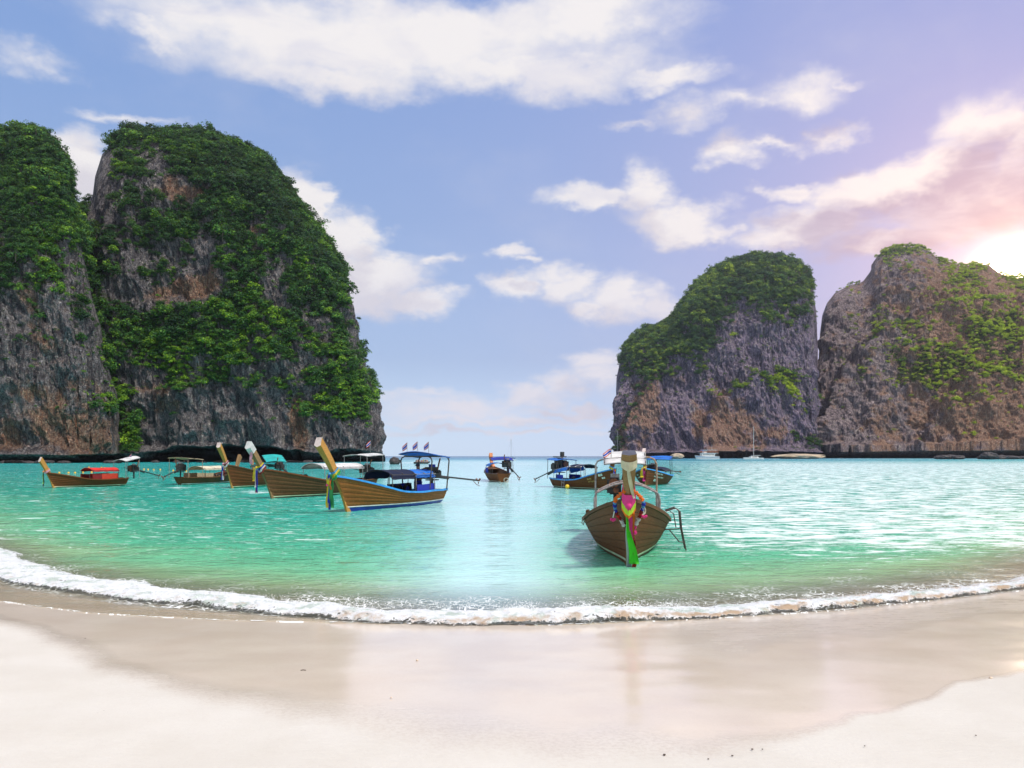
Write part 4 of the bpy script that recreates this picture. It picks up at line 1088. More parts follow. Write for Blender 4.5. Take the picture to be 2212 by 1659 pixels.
def canopy(root, name, x0, x1, w, z, camber, col, tilt=0.0, hang=.0, frame=M_DTUBE, gun=None, poles=True, inset=.08, r=.022, rails=True):
    """cloth roof stretched over bent hoops; x0 aft, x1 forward"""
    nx, ny = 9, 9; P = []
    for i in range(nx):
        u = i / (nx - 1); x = x0 + (x1 - x0) * u; row = []
        for j in range(ny):
            v = -1 + 2 * j / (ny - 1)
            zz = z + tilt * (u - .5) + camber * (1 - v * v) - hang * max(0, abs(v) - .8) / .2 + .018 * math.sin(u * 9 + v * 3) * (1 - abs(v)) - .03 * math.sin(u * math.pi * 3) ** 2
            row.append(Vector((x, v * w / 2 * (1 - .04 * (hang > 0) * (abs(v) > .9)), zz)))
        P.append(row)
    o = sheet(P, .02).build(name, C[col], root, True)
    zt = lambda u: z + tilt * (u - .5)
    if poles:
        for u in ((.04, .96) if rails else (.5,)):
            x = x0 + (x1 - x0) * u
            for sd in (-1, 1):
                yy = sd * (w / 2 - inset); g = gun(x) if gun else .6
                one('canopy_pole', frame, root, lambda b: b.tube([(x, sd * (w / 2 - inset * .6), g), (x, yy, zt(u) - .02)], r, 6))
    b = MB()
    for u in (.04, .5, .96):
        x = x0 + (x1 - x0) * u
        b.tube([(x, (-1 + 2 * j / 8) * (w / 2 - .02), zt(u) - .035 + camber * (1 - (-1 + 2 * j / 8) ** 2)) for j in range(9)], r * .8, 5)
    for sd in (-1, 1): b.tube([(x0, sd * (w / 2 - .03), zt(0) - .02), (x1, sd * (w / 2 - .03), zt(1) - .02)], r * .8, 5)
    b.build('canopy_frame', frame, root)
    return o

def flag(name, loc, h, w, parent, lean=(0, 0), direc=(1, 0), pole=.55):
    f = link(name, None, parent); f.location = loc
    top = Vector((lean[0], lean[1], pole))
    one('flag_pole', M_STEEL, f, lambda b: b.tube([(0, 0, -.05), top], .010, 5))
    cols = [C['red'], C['white'], C['royal'], C['white'], C['red']]; hs = [1, 1, 2, 1, 1]; z = 0
    d = Vector((direc[0], direc[1], 0)).normalized(); nn = d.cross(Vector((0, 0, 1)))
    me = bpy.data.meshes.new('flag_cloth'); V = []; Fc = []; mi = []
    nx = 7; zs = [0, 1, 2, 4, 5, 6]
    for i in range(nx):
        u = i / (nx - 1)
        for k in zs:
            V.append(tuple(top + d * w * u * (1 - .08 * k / 6) + nn * .05 * math.sin(u * 6) + Vector((0, 0, -h * k / 6 * (1 - .12 * u) - .95 * h * u ** 1.3 + .10 * h * math.sin(6 * u + k * .2)))))
    for i in range(nx - 1):
        for k in range(5): a = i * 6 + k; Fc.append((a, a + 6, a + 7, a + 1)); mi.append(k)
    me.from_pydata(V, [], Fc)
    for c in cols: me.materials.append(c)
    me.polygons.foreach_set('material_index', mi)
    link('flag_cloth', me, f)
    return f

P_PINKW = paint('faded_prow_end_paint', (.62, .50, .46))
def longtail(label, bow, stern, d_bow, d_stern, B, bowz, midz, prow, hullmat, postmat, rail, bottom, stripe, post_w=.30, rk=1.0, planks=True, sternz=None, cat='boat', L_extra=0.0, roll=0.0, pitch=0.0, draft=.3, prow_rake=None, vee=0.0, boot=.10, gap=.010, capmat=None, bulge=.012, cut=.13):
    """bow, stern: waterline ends as (print x, distance)"""
    pb = Vector(((bow - 1106) * K * d_bow, d_bow, 0)); ps = Vector(((stern - 1106) * K * d_stern, d_stern, 0))
    L = (pb - ps).length + L_extra; h = (pb - ps).normalized()
    mid = pb - h * (L / 2)
    root = link('longtail_boat', None); root.location = mid; root.rotation_euler = (roll, pitch, math.atan2(h.y, h.x))
    tagit(root, label, cat, group='longtail boats anchored in the bay')
    H = Hull(L, B, bowz, midz, sternz or midz * 1.15, draft, rk, vee, boot); root_info = (H, mid, h)
    nt = 22
    ts = [i / nt for i in range(nt + 1)]
    # inner hull
    P = []
    ss = [0, .12, .3, .5, .7, .88, 1.0]
    for t_ in ts:
        row = [H.at(t_, s, -1, -.045) for s in reversed(ss)] + [H.at(t_, s, 1, -.045) for s in ss[1:]]
        P.append(row)
    b = MB(); b.grid(P); b.build('hull', W_IN, root, True)
    # stern board
    row = [H.at(0, s, -1) for s in reversed(ss)] + [H.at(0, s, 1) for s in ss[1:]]
    b = MB(); b.add([p for p in row] + [p + Vector((.05, 0, 0)) for p in row], [tuple(range(len(row))), tuple(range(2 * len(row) - 1, len(row) - 1, -1))]); b.build('transom', hullmat, root)
    # painted bottom below the boot line
    b0z = lambda t_: H.s_at(t_, boot)
    def strake(fa, fb, off, mat, name):
        for sd in (-1, 1):
            P = []
            for t_ in ts:
                sa, sb = fa(t_), fb(t_)
                q = [H.at(t_, sa, sd, off), H.at(t_, (sa + sb) / 2, sd, off + bulge), H.at(t_, sb, sd, off)]
                q += [H.at(t_, sb - .004, sd, off - .035), H.at(t_, sa + .004, sd, off - .035)]
                P.append(q + [q[0]])
            b = MB(); b.grid(P)
            b.add([p for p in P[0][:5]], [(0, 1, 2, 3, 4)]); b.add([p for p in P[-1][:5]], [(4, 3, 2, 1, 0)])
            b.build(name, mat, root)
    strake(lambda t_: .02, lambda t_: H.s_at(t_, boot - .055), .0, bottom, 'bottom_paint')
    strake(lambda t_: H.s_at(t_, boot - .052), b0z, .006, stripe, 'waterline_stripe')
    if planks:
        nk = planks if isinstance(planks, int) and planks > 1 else 6
        for k in range(nk):
            strake(lambda t_: b0z(t_) + .002 + (1 - b0z(t_)) * k / nk, lambda t_: b0z(t_) + (1 - b0z(t_)) * (k + 1) / nk - gap, .003 * (k % 2), hullmat, 'plank')
    else:
        strake(lambda t_: b0z(t_) + .002, lambda t_: 1.0, 0, hullmat, 'hull_side')
    # gunwale rails
    for sd in (-1, 1):
        P = []
        for t_ in ts:
            c = H.at(t_, 1, sd, .0)
            o_ = Vector((0, sd, 0))
            P.append([c + o_ * .045 + Vector((0, 0, -.03)), c + o_ * .045 + Vector((0, 0, .05)), c - o_ * .07 + Vector((0, 0, .05)), c - o_ * .07 + Vector((0, 0, -.03)), c + o_ * .045 + Vector((0, 0, -.03))])
        b = MB(); b.grid(P); b.add(P[0][:4], [(0, 1, 2, 3)]); b.add(P[-1][:4], [(3, 2, 1, 0)]); b.build('gunwale', rail, root)
    # stem post sweeping up into the prow
    pr_k = prow_rake or rk
    def px_(z): return L / 2 + (rake(max(z, -.3), rk) if z < bowz else rake(bowz, rk) + (rake(z, pr_k) - rake(bowz, pr_k)))
    def section(z, grow=0.0, top_cut=0.0):
        k2 = max(0, (z - bowz * .6) / (prow - bowz * .6))
        w = max(.11, .10 + (post_w - .10) * k2 ** .9) + grow * 2; dd = .27 + .03 * k2 + grow
        tg = Vector((px_(z + .05) - px_(z), 0, .05)).normalized(); nf = Vector((tg.z, 0, -tg.x)); c = Vector((px_(z), 0, z))
        q = [c + nf * (.035 + .05 * k2 + grow) - tg * top_cut, c + nf * .01 + Vector((0, w / 2, 0)) - tg * top_cut * .75, c - nf * dd + Vector((0, w / 2 * .8, 0)) + tg * top_cut * .5,
             c - nf * dd + Vector((0, -w / 2 * .8, 0)) + tg * top_cut * .5, c + nf * .01 + Vector((0, -w / 2, 0)) - tg * top_cut * .75]
        return q
    n = 16; P = []
    for i in range(n + 1):
        u = i / n; z = -draft * .9 + (prow + draft * .9) * u
        q = section(z, 0, cut if i == n else 0); P.append(q + [q[0]])
    b = MB(); b.grid(P); b.add(P[0][:5], [(0, 1, 2, 3, 4)]); b.build('prow', postmat, root)
    q = P[-1][:5]; b = MB(); b.add(q, [(4, 3, 2, 1, 0)]); b.build('prow_end', capmat or P_PINKW, root)
    def sleeve(z0, z1, grow, mat, parent, name='wrap', droop=0.0, top=False):
        PP = []
        for i in range(6):
            q = section(z0 + (z1 - z0) * i / 5, grow, cut if (top and i == 5) else 0)
            q = [p + Vector((0, 0, -droop * (1 - i / 5) * (1.0 if k == 0 else .35 if k in (1, 4) else 0))) for k, p in enumerate(q)]
            q = [q[0], (q[0] + q[1]) / 2 + Vector((.01, 0, -droop * .2)), q[1], q[2], q[3], q[4], (q[4] + q[0]) / 2 + Vector((.01, 0, -droop * .2))]
            PP.append(q + [q[0]])
        b = MB(); b.grid(PP)
        if top: b.add(PP[-1][:7], [(6, 5, 4, 3, 2, 1, 0)])
        return b.build(name, mat, parent, False)
    # deck boards and thwarts
    ff = lambda t_, s, sd: H.at(t_, s, sd, -.05)
    b = MB(); P = []
    for t_ in [i / 12 * .9 for i in range(13)]:
        zf = .10 + .0 * t_; s_ = .38
        a = ff(t_, s_, -1); c = ff(t_, s_, 1); P.append([a, (a + c) / 2 + Vector((0, 0, .02)), c])
    b.grid(P); b.build('floor', W_IN, root)
    for t_ in (.22, .38, .52, .66, .8):
        a = ff(t_, .74, -1); c = ff(t_, .74, 1)
        one('thwart', W_DARK, root, lambda b: b.box((a + c) / 2, (.22, abs(c.y - a.y) + .02, .045)))
    a = [H.at(t_, 1, -1, -.06) + Vector((0, 0, -.02)) for t_ in (.84, .89, .94, .985)]; c = [H.at(t_, 1, 1, -.06) + Vector((0, 0, -.02)) for t_ in (.84, .89, .94, .985)]
    b = MB(); b.grid([[p, q] for p, q in zip(a, c)]); b.build('foredeck', W_DARK, root)
    def gun(x):
        t_ = (x + L / 2) / L; return H.at(min(max(t_, 0), 1), 1, 1).z
    def gy(x):
        t_ = (x + L / 2) / L; return abs(H.at(min(max(t_, 0), 1), 1, 1).y)
    def post(z, f=.0):
        xx = L / 2 + (rake(max(z, -.3), rk) if z < bowz else rake(bowz, rk) + (rake(z, pr_k) - rake(bowz, pr_k)))
        return Vector((xx + f, 0, z))
    root['L'] = 0
    del root['L']
    return dict(root=root, H=H, L=L, B=B, gun=gun, gy=gy, post=post, sleeve=sleeve, bowz=bowz, prow=prow, M=Matrix.Translation(mid) @ Euler((roll, pitch, math.atan2(h.y, h.x))).to_matrix().to_4x4(), mid=mid, yaw=math.atan2(h.y, h.x))

def free_root(name, bt, label, cat, group=None):
    """a thing of its own, placed in the frame of the boat that it hangs on"""
    o = link(name, None); o.location = bt['mid']; o.rotation_euler = bt['root'].rotation_euler
    return tagit(o, label, cat, group)

def side_board(bt, x0, x1, h, mat, y=None, name='side_board', base=.02):
    P = []
    for sd in (-1, 1):
        P = []
        for i in range(6):
            x = x0 + (x1 - x0) * i / 5; yy = sd * (y or bt['gy'](x) - .1)
            P.append([Vector((x, yy, bt['gun'](x) + base)), Vector((x, yy, bt['gun'](x) + base + h))])
        sheet(P, .02).build(name, mat, bt['root'])

def sash(bt, label, wraps, tails, z=None, r=.17, seed=1, fwd=.05, side=0.0):
    """coloured cloths knotted round the prow; wraps and tails are (colour, width or length)"""
    z = z or bt['bowz'] + .12
    s = free_root('bow_streamers', bt, label, 'streamers', 'coloured cloths tied round the prows')
    p = bt['post'](z, -.06)
    for i, c in enumerate(wraps):
        bt['sleeve'](z - .07 * i - .03, z - .07 * i + .07, .03 + .012 * i, C[c], s, droop=.05 + .03 * i)
    one('knot', C[wraps[0]], s, lambda b: b.ball(p + Vector((r + .06, side * .1, -.05)), .07, sq=(1, .9, 1.1)), True)
    for i, (c, ln, w) in enumerate(tails):
        n = 9; yo = (i - (len(tails) - 1) / 2) * w * .62 + side
        pts = [p + Vector((r + .06 + .012 * i + .02 * math.sin(k * .9 + i), yo * min(1, .4 + k * .12), -.05 - ln * k / (n - 1))) for k in range(n)]
        ribbon(pts, w, c, s, 'ribbon', .022, seed=seed + i)
    return s

def tyre(bt, x, sd, label, z=None, rad=.27):
    o = MB(); o.torus((0, 0, 0), rad, .075, n=18, m=8)
    t_ = o.build('tyre_fender', M_RUBBER, None, True)
    m = bt['M'] @ Vector((x, sd * (bt['gy'](x) - .16), (z if z is not None else bt['gun'](x) + .04)))
    t_.location = m; t_.rotation_euler = (R(8) * sd, 0, bt['yaw'])
    tagit(t_, label, 'tyre', 'tyre fenders inside the gunwales')

def mesh_text(body, size, mat, parent, M4, name='lettering', ext=.004, align='CENTER'):
    cu = bpy.data.curves.new(name, 'FONT'); cu.body = body; cu.size = size; cu.extrude = ext; cu.align_x = align; cu.materials.append(mat)
    tmp = bpy.data.objects.new('tmp', cu); COL.objects.link(tmp)
    dg = bpy.context.evaluated_depsgraph_get(); me = bpy.data.meshes.new_from_object(tmp.evaluated_get(dg)); me.name = name
    bpy.data.objects.remove(tmp)
    if not me.materials: me.materials.append(mat)
    o = link(name, me, parent); o.matrix_local = M4
    return o
def hull_text(bt, t_, s, sd, body, size, mat, plate=None, stretch=1.0, out=.05):
    """lettering laid flat against the planking"""
    H = bt['H']; p = H.at(t_, s, sd, out); e = .03
    dx = (H.at(t_ + e, s, sd, out) - H.at(t_ - e, s, sd, out)).normalized() * (-1 if sd > 0 else 1)
    up = (H.at(t_, min(s + .08, 1), sd, out) - H.at(t_, s - .08, sd, out)).normalized()
    nz = dx.cross(up).normalized(); up = nz.cross(dx)
    M4 = Matrix(((dx.x * stretch, up.x, nz.x, p.x), (dx.y * stretch, up.y, nz.y, p.y), (dx.z * stretch, up.z, nz.z, p.z), (0, 0, 0, 1)))
    if plate:
        w, h_, pm = plate
        b = MB(); b.box((0, size * .34, -.008), (w / stretch, h_, .01)); o = b.build('name_plate', pm, bt['root']); o.matrix_local = M4
    return mesh_text(body, size, mat, bt['root'], M4)

# ---- A: the near boat with its bow on the beach side -------------------------------------------------
M_SLATE = mat_simple('slate_grey_paint', (.07, .07, .09), .5, .1, 5, .2)
b8 = longtail('brown boat nearest the beach, bow-on, with flower garland and pink and green cloths', 1357, 1349, 17.6, 25.8, 2.32, 1.47, .64, 2.38, W_GREY, W_POST2, W_DARK, W_DARK, P_PALE, post_w=.31, rk=.9, sternz=.85, draft=.42, prow_rake=.75, vee=.15, boot=.13, gap=.004, capmat=M_SLATE, bulge=.003, cut=-.10)
r8 = b8['root']
for i, x in enumerate((2.0, 1.75, .55, .3)):
    w2 = .80
    one('roof_hoop', M_WTUBE if i % 2 else M_STEEL, r8, lambda b: b.tube([(x, -w2, b8['gun'](x) - .1), (x, -w2, 1.34), (x, -w2 * .95, 1.47)] + [(x, -w2 * .9 + w2 * 1.8 * j / 10, 1.50 + .24 * math.sin(math.pi * j / 10)) for j in range(11)] + [(x, w2 * .95, 1.47), (x, w2, 1.34), (x, w2, b8['gun'](x) - .1)], .022, 6))
for j in range(6):
    v = -1 + 2 * j / 5; w2 = .80
    one('roof_rail', M_WTUBE, r8, lambda b: b.tube([(.3, v * w2 * .9, 1.51 + .24 * (1 - v * v) * .9), (2.0, v * w2 * .9, 1.51 + .24 * (1 - v * v) * .9)], .016, 5))
for sd in (-1, 1):
    for x in (.8, 1.4): one('roof_post', M_STEEL, r8, lambda b: b.tube([(x, sd * .80, b8['gun'](x) - .1), (x, sd * .80, 1.4)], .016, 5))
o = canopy(r8, 'stern_awning', -3.6, -2.7, 1.30, 2.34, .04, 'white', tilt=-.36, frame=M_DTUBE, gun=b8['gun'], poles=False)
one('awning_post', M_STEEL, r8, lambda b: b.tube([(-3.1, -.90, .8), (-3.1, -.90, 2.12), (-3.1, -.84, 2.24), (-3.1, -.7, 2.29), (-3.1, -.2, 2.31)], .030, 7))
one('awning_post', M_WTUBE, r8, lambda b: b.tube([(-3.3, .98, .8), (-3.3, .98, 2.15), (-3.3, .9, 2.3), (-3.3, .75, 2.36), (-3.3, 0, 2.38)], .030, 7))
engine(r8, -3.5, 1.10, side_y=-.30, tail=3.4, drop=-.5, yaw=R(-4), big=1.0)
lad = link('boarding_ladder', None, r8)
for x, w_ in ((1.0, 0), (.6, .04)):
    one('rail', M_DTUBE, lad, lambda b: b.tube([(x, 1.0, .98), (x, 1.24, 1.06), (x, 1.36, .98), (x, 1.40, .55), (x, 1.50, .05), (x, 1.53, -.1)], .020, 6))
for z, yo in ((.55, 1.40), (.2, 1.46)): one('rung', M_DTUBE, lad, lambda b: b.tube([(.6, yo, z), (1.0, yo, z)], .018, 6))
one('brace', M_DTUBE, lad, lambda b: (b.tube([(1.0, .95, .50), (1.0, 1.40, .54)], .018, 6), b.tube([(1.0, 1.08, .52), (1.0, 1.34, .20), (1.0, 1.47, .18)], .018, 6), b.tube([(1.0, 1.1, .98), (1.0, 1.2, .92), (1.0, 1.26, .56)], .016, 6)))
for x_ in (.9, 1.25): one('bollard', W_DARK, r8, lambda b: b.cyl((x_, -.98, .74), (x_, -1.0, 1.0), .045, 8))
one('mooring_rope', M_ROPE, r8, lambda b: b.tube([(1.3, -1.02, .90), (1.32, -1.10, .80), (1.3, -1.14, .68), (1.26, -1.10, .63), (1.24, -1.08, .72), (1.28, -1.03, .86)], .014, 5))
one('rope_coil', M_ROPE, r8, lambda b: b.torus((b8['L'] / 2 + .10, .30, 1.20), .08, .022, rot=(0, R(20), R(-62)), n=14, m=5))
s = free_root('prow_cap_cloth', b8, 'cream cloth tied over the top of the nearest prow with one long tail', 'cloth')
b8['sleeve'](2.20, 2.33, .018, C['cream'], s, droop=.07)
n = 10; P = []
for k in range(n):
    u = k / (n - 1); z = 2.22 - .70 * u; xx = b8['post'](z).x + .10 + .02 * math.sin(u * 5); y = -.03 + .13 * u ** 1.2; w = .045 + .035 * math.sin(u * math.pi)
    P.append([Vector((xx, y - w / 2, z)), Vector((xx + .03, y, z - .01)), Vector((xx, y + w / 2, z))])
sheet(P, .008).build('ribbon', C['cream'], s, True)
s = free_root('bow_streamers', b8, 'bright pink and neon green cloths hanging down the stem of the nearest boat', 'streamers', 'coloured cloths tied round the prows')
b8['sleeve'](1.42, 1.64, .045, C['pink'], s, droop=.13)
b8['sleeve'](1.38, 1.47, .058, C['lime'], s, droop=.18); b8['sleeve'](1.33, 1.40, .064, C['orange'], s, droop=.19)
one('knot', C['pink'], s, lambda b: b.ball(b8['post'](1.36, .15), .06, sq=(1, 1, 1.2)), True)
def tail(c, y0, y1, z0, z1, w0, w1, f, sd):
    n = 14; P = []
    for k in range(n):
        u = k / (n - 1); z = z0 + (z1 - z0) * u; w = w0 + (w1 - w0) * u; y = y0 + (y1 - y0) * u + .012 * math.sin(u * 8 + sd)
        x = b8['post'](max(z, -.2)).x + f + .02 * math.sin(u * 6 + sd)
        f_ = .03 * math.sin(u * 4 + sd)
        P.append([Vector((x, y - w / 2, z)), Vector((x + .03 + f_, y - w * .22, z)), Vector((x - .01, y, z)), Vector((x + .035 - f_, y + w * .22, z)), Vector((x, y + w / 2, z))])
    sheet(P, .006).build('ribbon', C[c], s, True)
tail('pink', -.01, .11, 1.36, .30, .10, .09, .15, 0)
tail('orange', .09, .13, 1.2, .25, .05, .05, .12, 1)
tail('green', -.05, .13, 1.12, .06, .03, .22, .19, 2)
tail('silver', -.02, .02, .95, -.26, .07, .13, .13, 3)
tail('maroon', .12, .13, .6, -.02, .05, .06, .14, 6)
tail('red', .11, .13, .16, -.08, .10, .09, .155, 4)
fl_me = {}
def flower_mesh(c):
    if c not in fl_me:
        b = MB(); r_ = random.Random(3)
        for k in range(14):
            a = Vector((r_.uniform(-1, 1), r_.uniform(-1, 1), r_.uniform(-1, 1))).normalized() * .032; b.ball(a, .017, 6, 4)
        b.ball((0, 0, 0), .03, 6, 4)
        me = bpy.data.meshes.new('flower'); me.from_pydata([tuple(v) for v in b.v], [], b.f); me.materials.append(C[c]); fl_me[c] = me
    return fl_me[c]
g = free_root('flower_garland', b8, 'garland of orange, blue, red and white pompom flowers round the nearest prow', 'garland')
GR = {1: [(.08, 1.66), (.15, 1.60), (.21, 1.52), (.245, 1.44), (.25, 1.36), (.235, 1.27), (.21, 1.18), (.185, 1.09), (.15, 1.0), (.125, .93), (.11, .86)],
      -1: [(-.08, 1.66), (-.16, 1.58), (-.215, 1.49), (-.235, 1.41), (-.235, 1.33), (-.22, 1.24), (-.19, 1.15), (-.15, 1.06), (-.11, .98), (-.08, .92)]}
for sd in (-1, 1):
    pl = GR[sd]; n = 17 if sd > 0 else 15
    for k in range(n):
        u = k / (n - 1) * (len(pl) - 1); i = min(int(u), len(pl) - 2); fr = u - i
        y = 1.25 * (pl[i][0] * (1 - fr) + pl[i + 1][0] * fr); z = pl[i][1] * (1 - fr) + pl[i + 1][1] * fr
        x = b8['post'](z).x + .07 - abs(y) * .5
        c = ['orange'] * 5 + ['lblue', 'royal', 'lblue', 'royal'] + ['maroon', 'red', 'maroon'] + ['white'] * 3 + ['pink'] * 3
        o = link('flower', flower_mesh(c[k]), g); o.location = (x, y, z); o.rotation_euler = (k, k * 2, 0); o.scale = (1.0 + .12 * math.sin(k * 2.3),) * 3
    ty = sd * .33; tz = 1.16 if sd > 0 else 1.08
    for j, dy in enumerate((-.035, .0, .035)):
        o = link('tassel', flower_mesh('pink'), g); o.location = (b8['post'](tz).x - .02, ty + dy, tz - .04 - .02 * (j == 1)); o.scale = (.75, .75, .7)
    one('tassel_cord', C['white'], g, lambda b: b.tube([(b8['post'](1.3).x - .06, sd * .30, tz + .14), (b8['post'](tz).x - .02, ty, tz)], .012, 5))
o = link('tassel', flower_mesh('pink'), g); o.location = (b8['post'](.75).x + .12, .14, .76); o.scale = (1, 1, 1.2)
flag('national_flag', (-3.0, -.42, 2.4), .16, .26, r8, direc=(0, -1), pole=.22)

# ---- B: golden boat with blue awnings ----------------------------------------------------------------
b5 = longtail('golden wooden boat with blue gunwale, blue awnings and three flags over the stern', 748, 947, 34.8, 41.5, 1.95, 1.56, .66, 2.92, W_GOLD, W_POST, P_SKY, P_BLUE, P_WHITE, post_w=.36, rk=.88, sternz=.70, draft=.26, boot=.20, gap=.007)
r5 = b5['root']; L5 = b5['L']
canopy(r5, 'fore_awning', -.5, 1.5, 1.7, 1.55, .22, 'navy', frame=M_DTUBE, gun=b5['gun'], hang=.2)
canopy(r5, 'cabin_awning', -2.2, -.45, 1.7, 1.55, .20, 'blue', frame=M_STEEL, gun=b5['gun'], hang=.16)
canopy(r5, 'stern_awning', -3.3, -1.6, 2.0, 2.42, .12, 'blue', tilt=.18, frame=M_DTUBE, gun=b5['gun'], poles=False)
for x in (-3.3, -1.7):
    one('awning_post', M_DTUBE, r5, lambda b: b.tube([(x, -.78, .7), (x, -.92, 2.15), (x, -.86, 2.3), (x, -.7, 2.38), (x, .7, 2.38), (x, .86, 2.3), (x, .92, 2.15), (x, .78, .7)], .035, 7))
side_board(b5, -2.3, -.45, .34, C['deepblue'])
engine(r5, -3.15, 1.05, tail=3.9, drop=-.28, yaw=R(-8), big=1.25, blue=True)
for i, (x, y) in enumerate(((-1.7, -.55), (-2.25, -.3), (-2.9, -.05))): flag('national_flag', (x, y, 2.46 + .05 * (i > 0)), .27, .40, r5, lean=(.02, .02), direc=(-.35, -1), pole=.62)
one('stern_ring', M_DTUBE, r5, lambda b: b.torus((-L5 / 2 - .12, -.1, .22), .24, .022, rot=(0, 0, R(60)), n=18, m=5))
one('stern_bumper', M_STEEL, r5, lambda b: b.tube([(-L5 / 2, .4, .74), (-L5 / 2 - .45, .3, .62), (-L5 / 2 - .4, -.1, .5), (-L5 / 2, -.3, .68)], .018, 5))
sash(b5, 'yellow, green and blue sash hanging from the golden prow of the blue-railed boat', ['lblue', 'yellow', 'grn'], [('pink', .5, .10), ('yellow', 1.42, .16), ('royal', 1.5, .13), ('grn', 1.42, .22), ('orange', .9, .08)], r=.20, seed=5)
c_ = free_root('prow_cloth', b5, 'pale pink cloth fluttering behind the golden prow', 'cloth')
pp = b5['post'](2.55, -.3); ribbon([pp + Vector((-.05 * k, .02, -.09 * k - .03 * (k > 3))) for k in range(6)], .12, 'lpink', c_, 'ribbon', .04, axis=(.6, .8, 0), seed=2)
tyre(b5, -.75, -1, 'first tyre from the bow inside the blue-railed boat'); tyre(b5, -1.3, -1, 'middle tyre against the blue side cloth of the blue-railed boat', rad=.22); tyre(b5, -1.95, -1, 'aftmost tyre against the blue side cloth of the blue-railed boat')

# ---- C: boat with white awnings, left of it -----------------------------------------------------------
b4 = longtail('dark planked boat with two white awnings, white-capped prow and yellow sash', 586, 800, 45.6, 54.0, 2.05, 1.68, .80, 2.92, W_DARK, W_POST2, W_BROWN, P_MAROON, P_PALE, post_w=.36, rk=.85, draft=.3)
r4 = b4['root']
canopy(r4, 'cabin_awning', -2.9, 1.2, 1.8, 1.72, .24, 'white', frame=M_STEEL, gun=b4['gun'], hang=.1)
canopy(r4, 'stern_awning', -4.9, -3.0, 2.0, 2.45, .10, 'white', tilt=-.1, frame=M_STEEL, gun=b4['gun'])
engine(r4, -4.3, 1.1, tail=3.9, drop=-.5, yaw=R(-35), big=1.1)
flag('national_flag', (-4.3, .3, 2.55), .3, .42, r4, direc=(-.2, -1), pole=.9)
s = sash(b4, 'yellow and red-white-blue sash on the white-capped prow', ['yellow', 'royal', 'white', 'maroon'], [('yellow', .75, .2), ('white', 1.1, .12), ('maroon', 1.4, .12), ('royal', 1.4, .1)], r=.21, seed=8)
c_ = free_root('prow_cap_cloth', b4, 'white cloth cap over the prow of the dark planked boat', 'cloth'); pp = b4['post'](2.62, .06)
b4['sleeve'](2.56, 2.94, .025, C['white'], c_, top=True, droop=.05); ribbon([pp + Vector((.04, .12, -.04 - .09 * k)) for k in range(8)], .2, 'lpink', c_, 'ribbon', .03, seed=9)
tyre(b4, .9, -1, 'tyre at the fore edge of the white-awning boat'); tyre(b4, 1.35, -1, 'tyre nearest the bow of the white-awning boat', rad=.22)

# ---- D: brown boat with bare hull behind it -----------------------------------------------------------
b3 = longtail('dark brown boat without awnings, slim tilted prow and green waterline, behind the white-capped boat', 500, 600, 60.5, 67.5, 2.2, 1.75, .95, 3.15, W_BROWN, W_POST, W_DARK, P_GREEN, P_PALE, post_w=.34, rk=.75, draft=.3)
sash(b3, 'pink and navy sash hanging from the slim brown prow', ['lpink', 'maroon', 'white'], [('royal', 1.2, .14), ('white', 1.2, .14), ('maroon', 1.1, .12)], r=.24, seed=12)

# ---- E: far left boat with the red cabin ---------------------------------------------------------------
b1 = longtail('small brown boat with a red cabin and red awning, farthest left', 114, 268, 60.5, 66, 1.7, 1.15, .52, 2.10, W_BROWN, W_POST, W_BROWN, W_BROWN, P_CREAM, post_w=.26, rk=.8, draft=.22)
r1 = b1['root']; L1 = b1['L']
canopy(r1, 'cabin_awning', -2.1, .3, 1.5, 1.28, .2, 'red', frame=M_DTUBE, gun=b1['gun'], hang=.08)
side_board(b1, -2.1, -.5, .44, P_RED); side_board(b1, -.48, .3, .40, C['maroon'], name='cabin_curtain')
canopy(r1, 'stern_awning', -4.0, -2.6, 1.6, 2.12, .14, 'white', tilt=-.30, frame=M_STEEL, gun=b1['gun'])
engine(r1, -4.0, .95, tail=3.2, drop=-.55, yaw=R(14), big=1.1)
p_ = Vector((-1.25, -(b1['gy'](-1.25) - .1) - .03, b1['gun'](-1.25) + .16)); mesh_text('Zanook', .26, mat_simple('dark_lettering', (.10, .015, .01), .6, .05), r1, Matrix.Translation(p_) @ Euler((R(90), 0, 0)).to_matrix().to_4x4())
flag('national_flag', (-3.6, .2, 2.2), .26, .34, r1, direc=(-.3, -1), pole=.4)
sash(b1, 'peach and green sash on the prow of the red-cabin boat', ['peach', 'lpink'], [('lime', .9, .12), ('dark', 1.1, .12)], r=.16, seed=15)
one('ladder', M_STEEL, r1, lambda b: [b.tube([(x, -.72, .7), (x, -.98, .75), (x, -.98, -.1)], .015, 5) for x in (.8, 1.15)])

# ---- F: boat with cream awning facing away -------------------------------------------------------------
b2 = longtail('dark boat with cream awnings, stern toward the red-cabin boat', 506, 388, 73.5, 66.5, 1.9, 1.2, .55, 2.35, W_DARK, W_POST2, W_DARK, W_DARK, P_WHITE, post_w=.34, rk=.6, draft=.2)
r2 = b2['root']; L2 = b2['L']
canopy(r2, 'cabin_awning', -1.6, 1.4, 1.8, 1.32, .22, 'cream', frame=M_DTUBE, gun=b2['gun'], hang=.1)
canopy(r2, 'stern_awning', -L2 / 2 - .2, -1.9, 2.0, 2.18, .05, 'beige', tilt=-.12, frame=M_WTUBE, gun=b2['gun'])
side_board(b2, -2.3, -.4, .36, C['tan'], name='side_cloth')
engine(r2, -L2 / 2 + .1, .95, tail=3.8, drop=-.5, yaw=R(20), big=1.3)
sash(b2, 'white and pink cloths on the small pale prow behind the bare brown boat', ['white', 'peach'], [('lpink', .5, .2), ('white', .5, .2)], r=.22, seed=22)
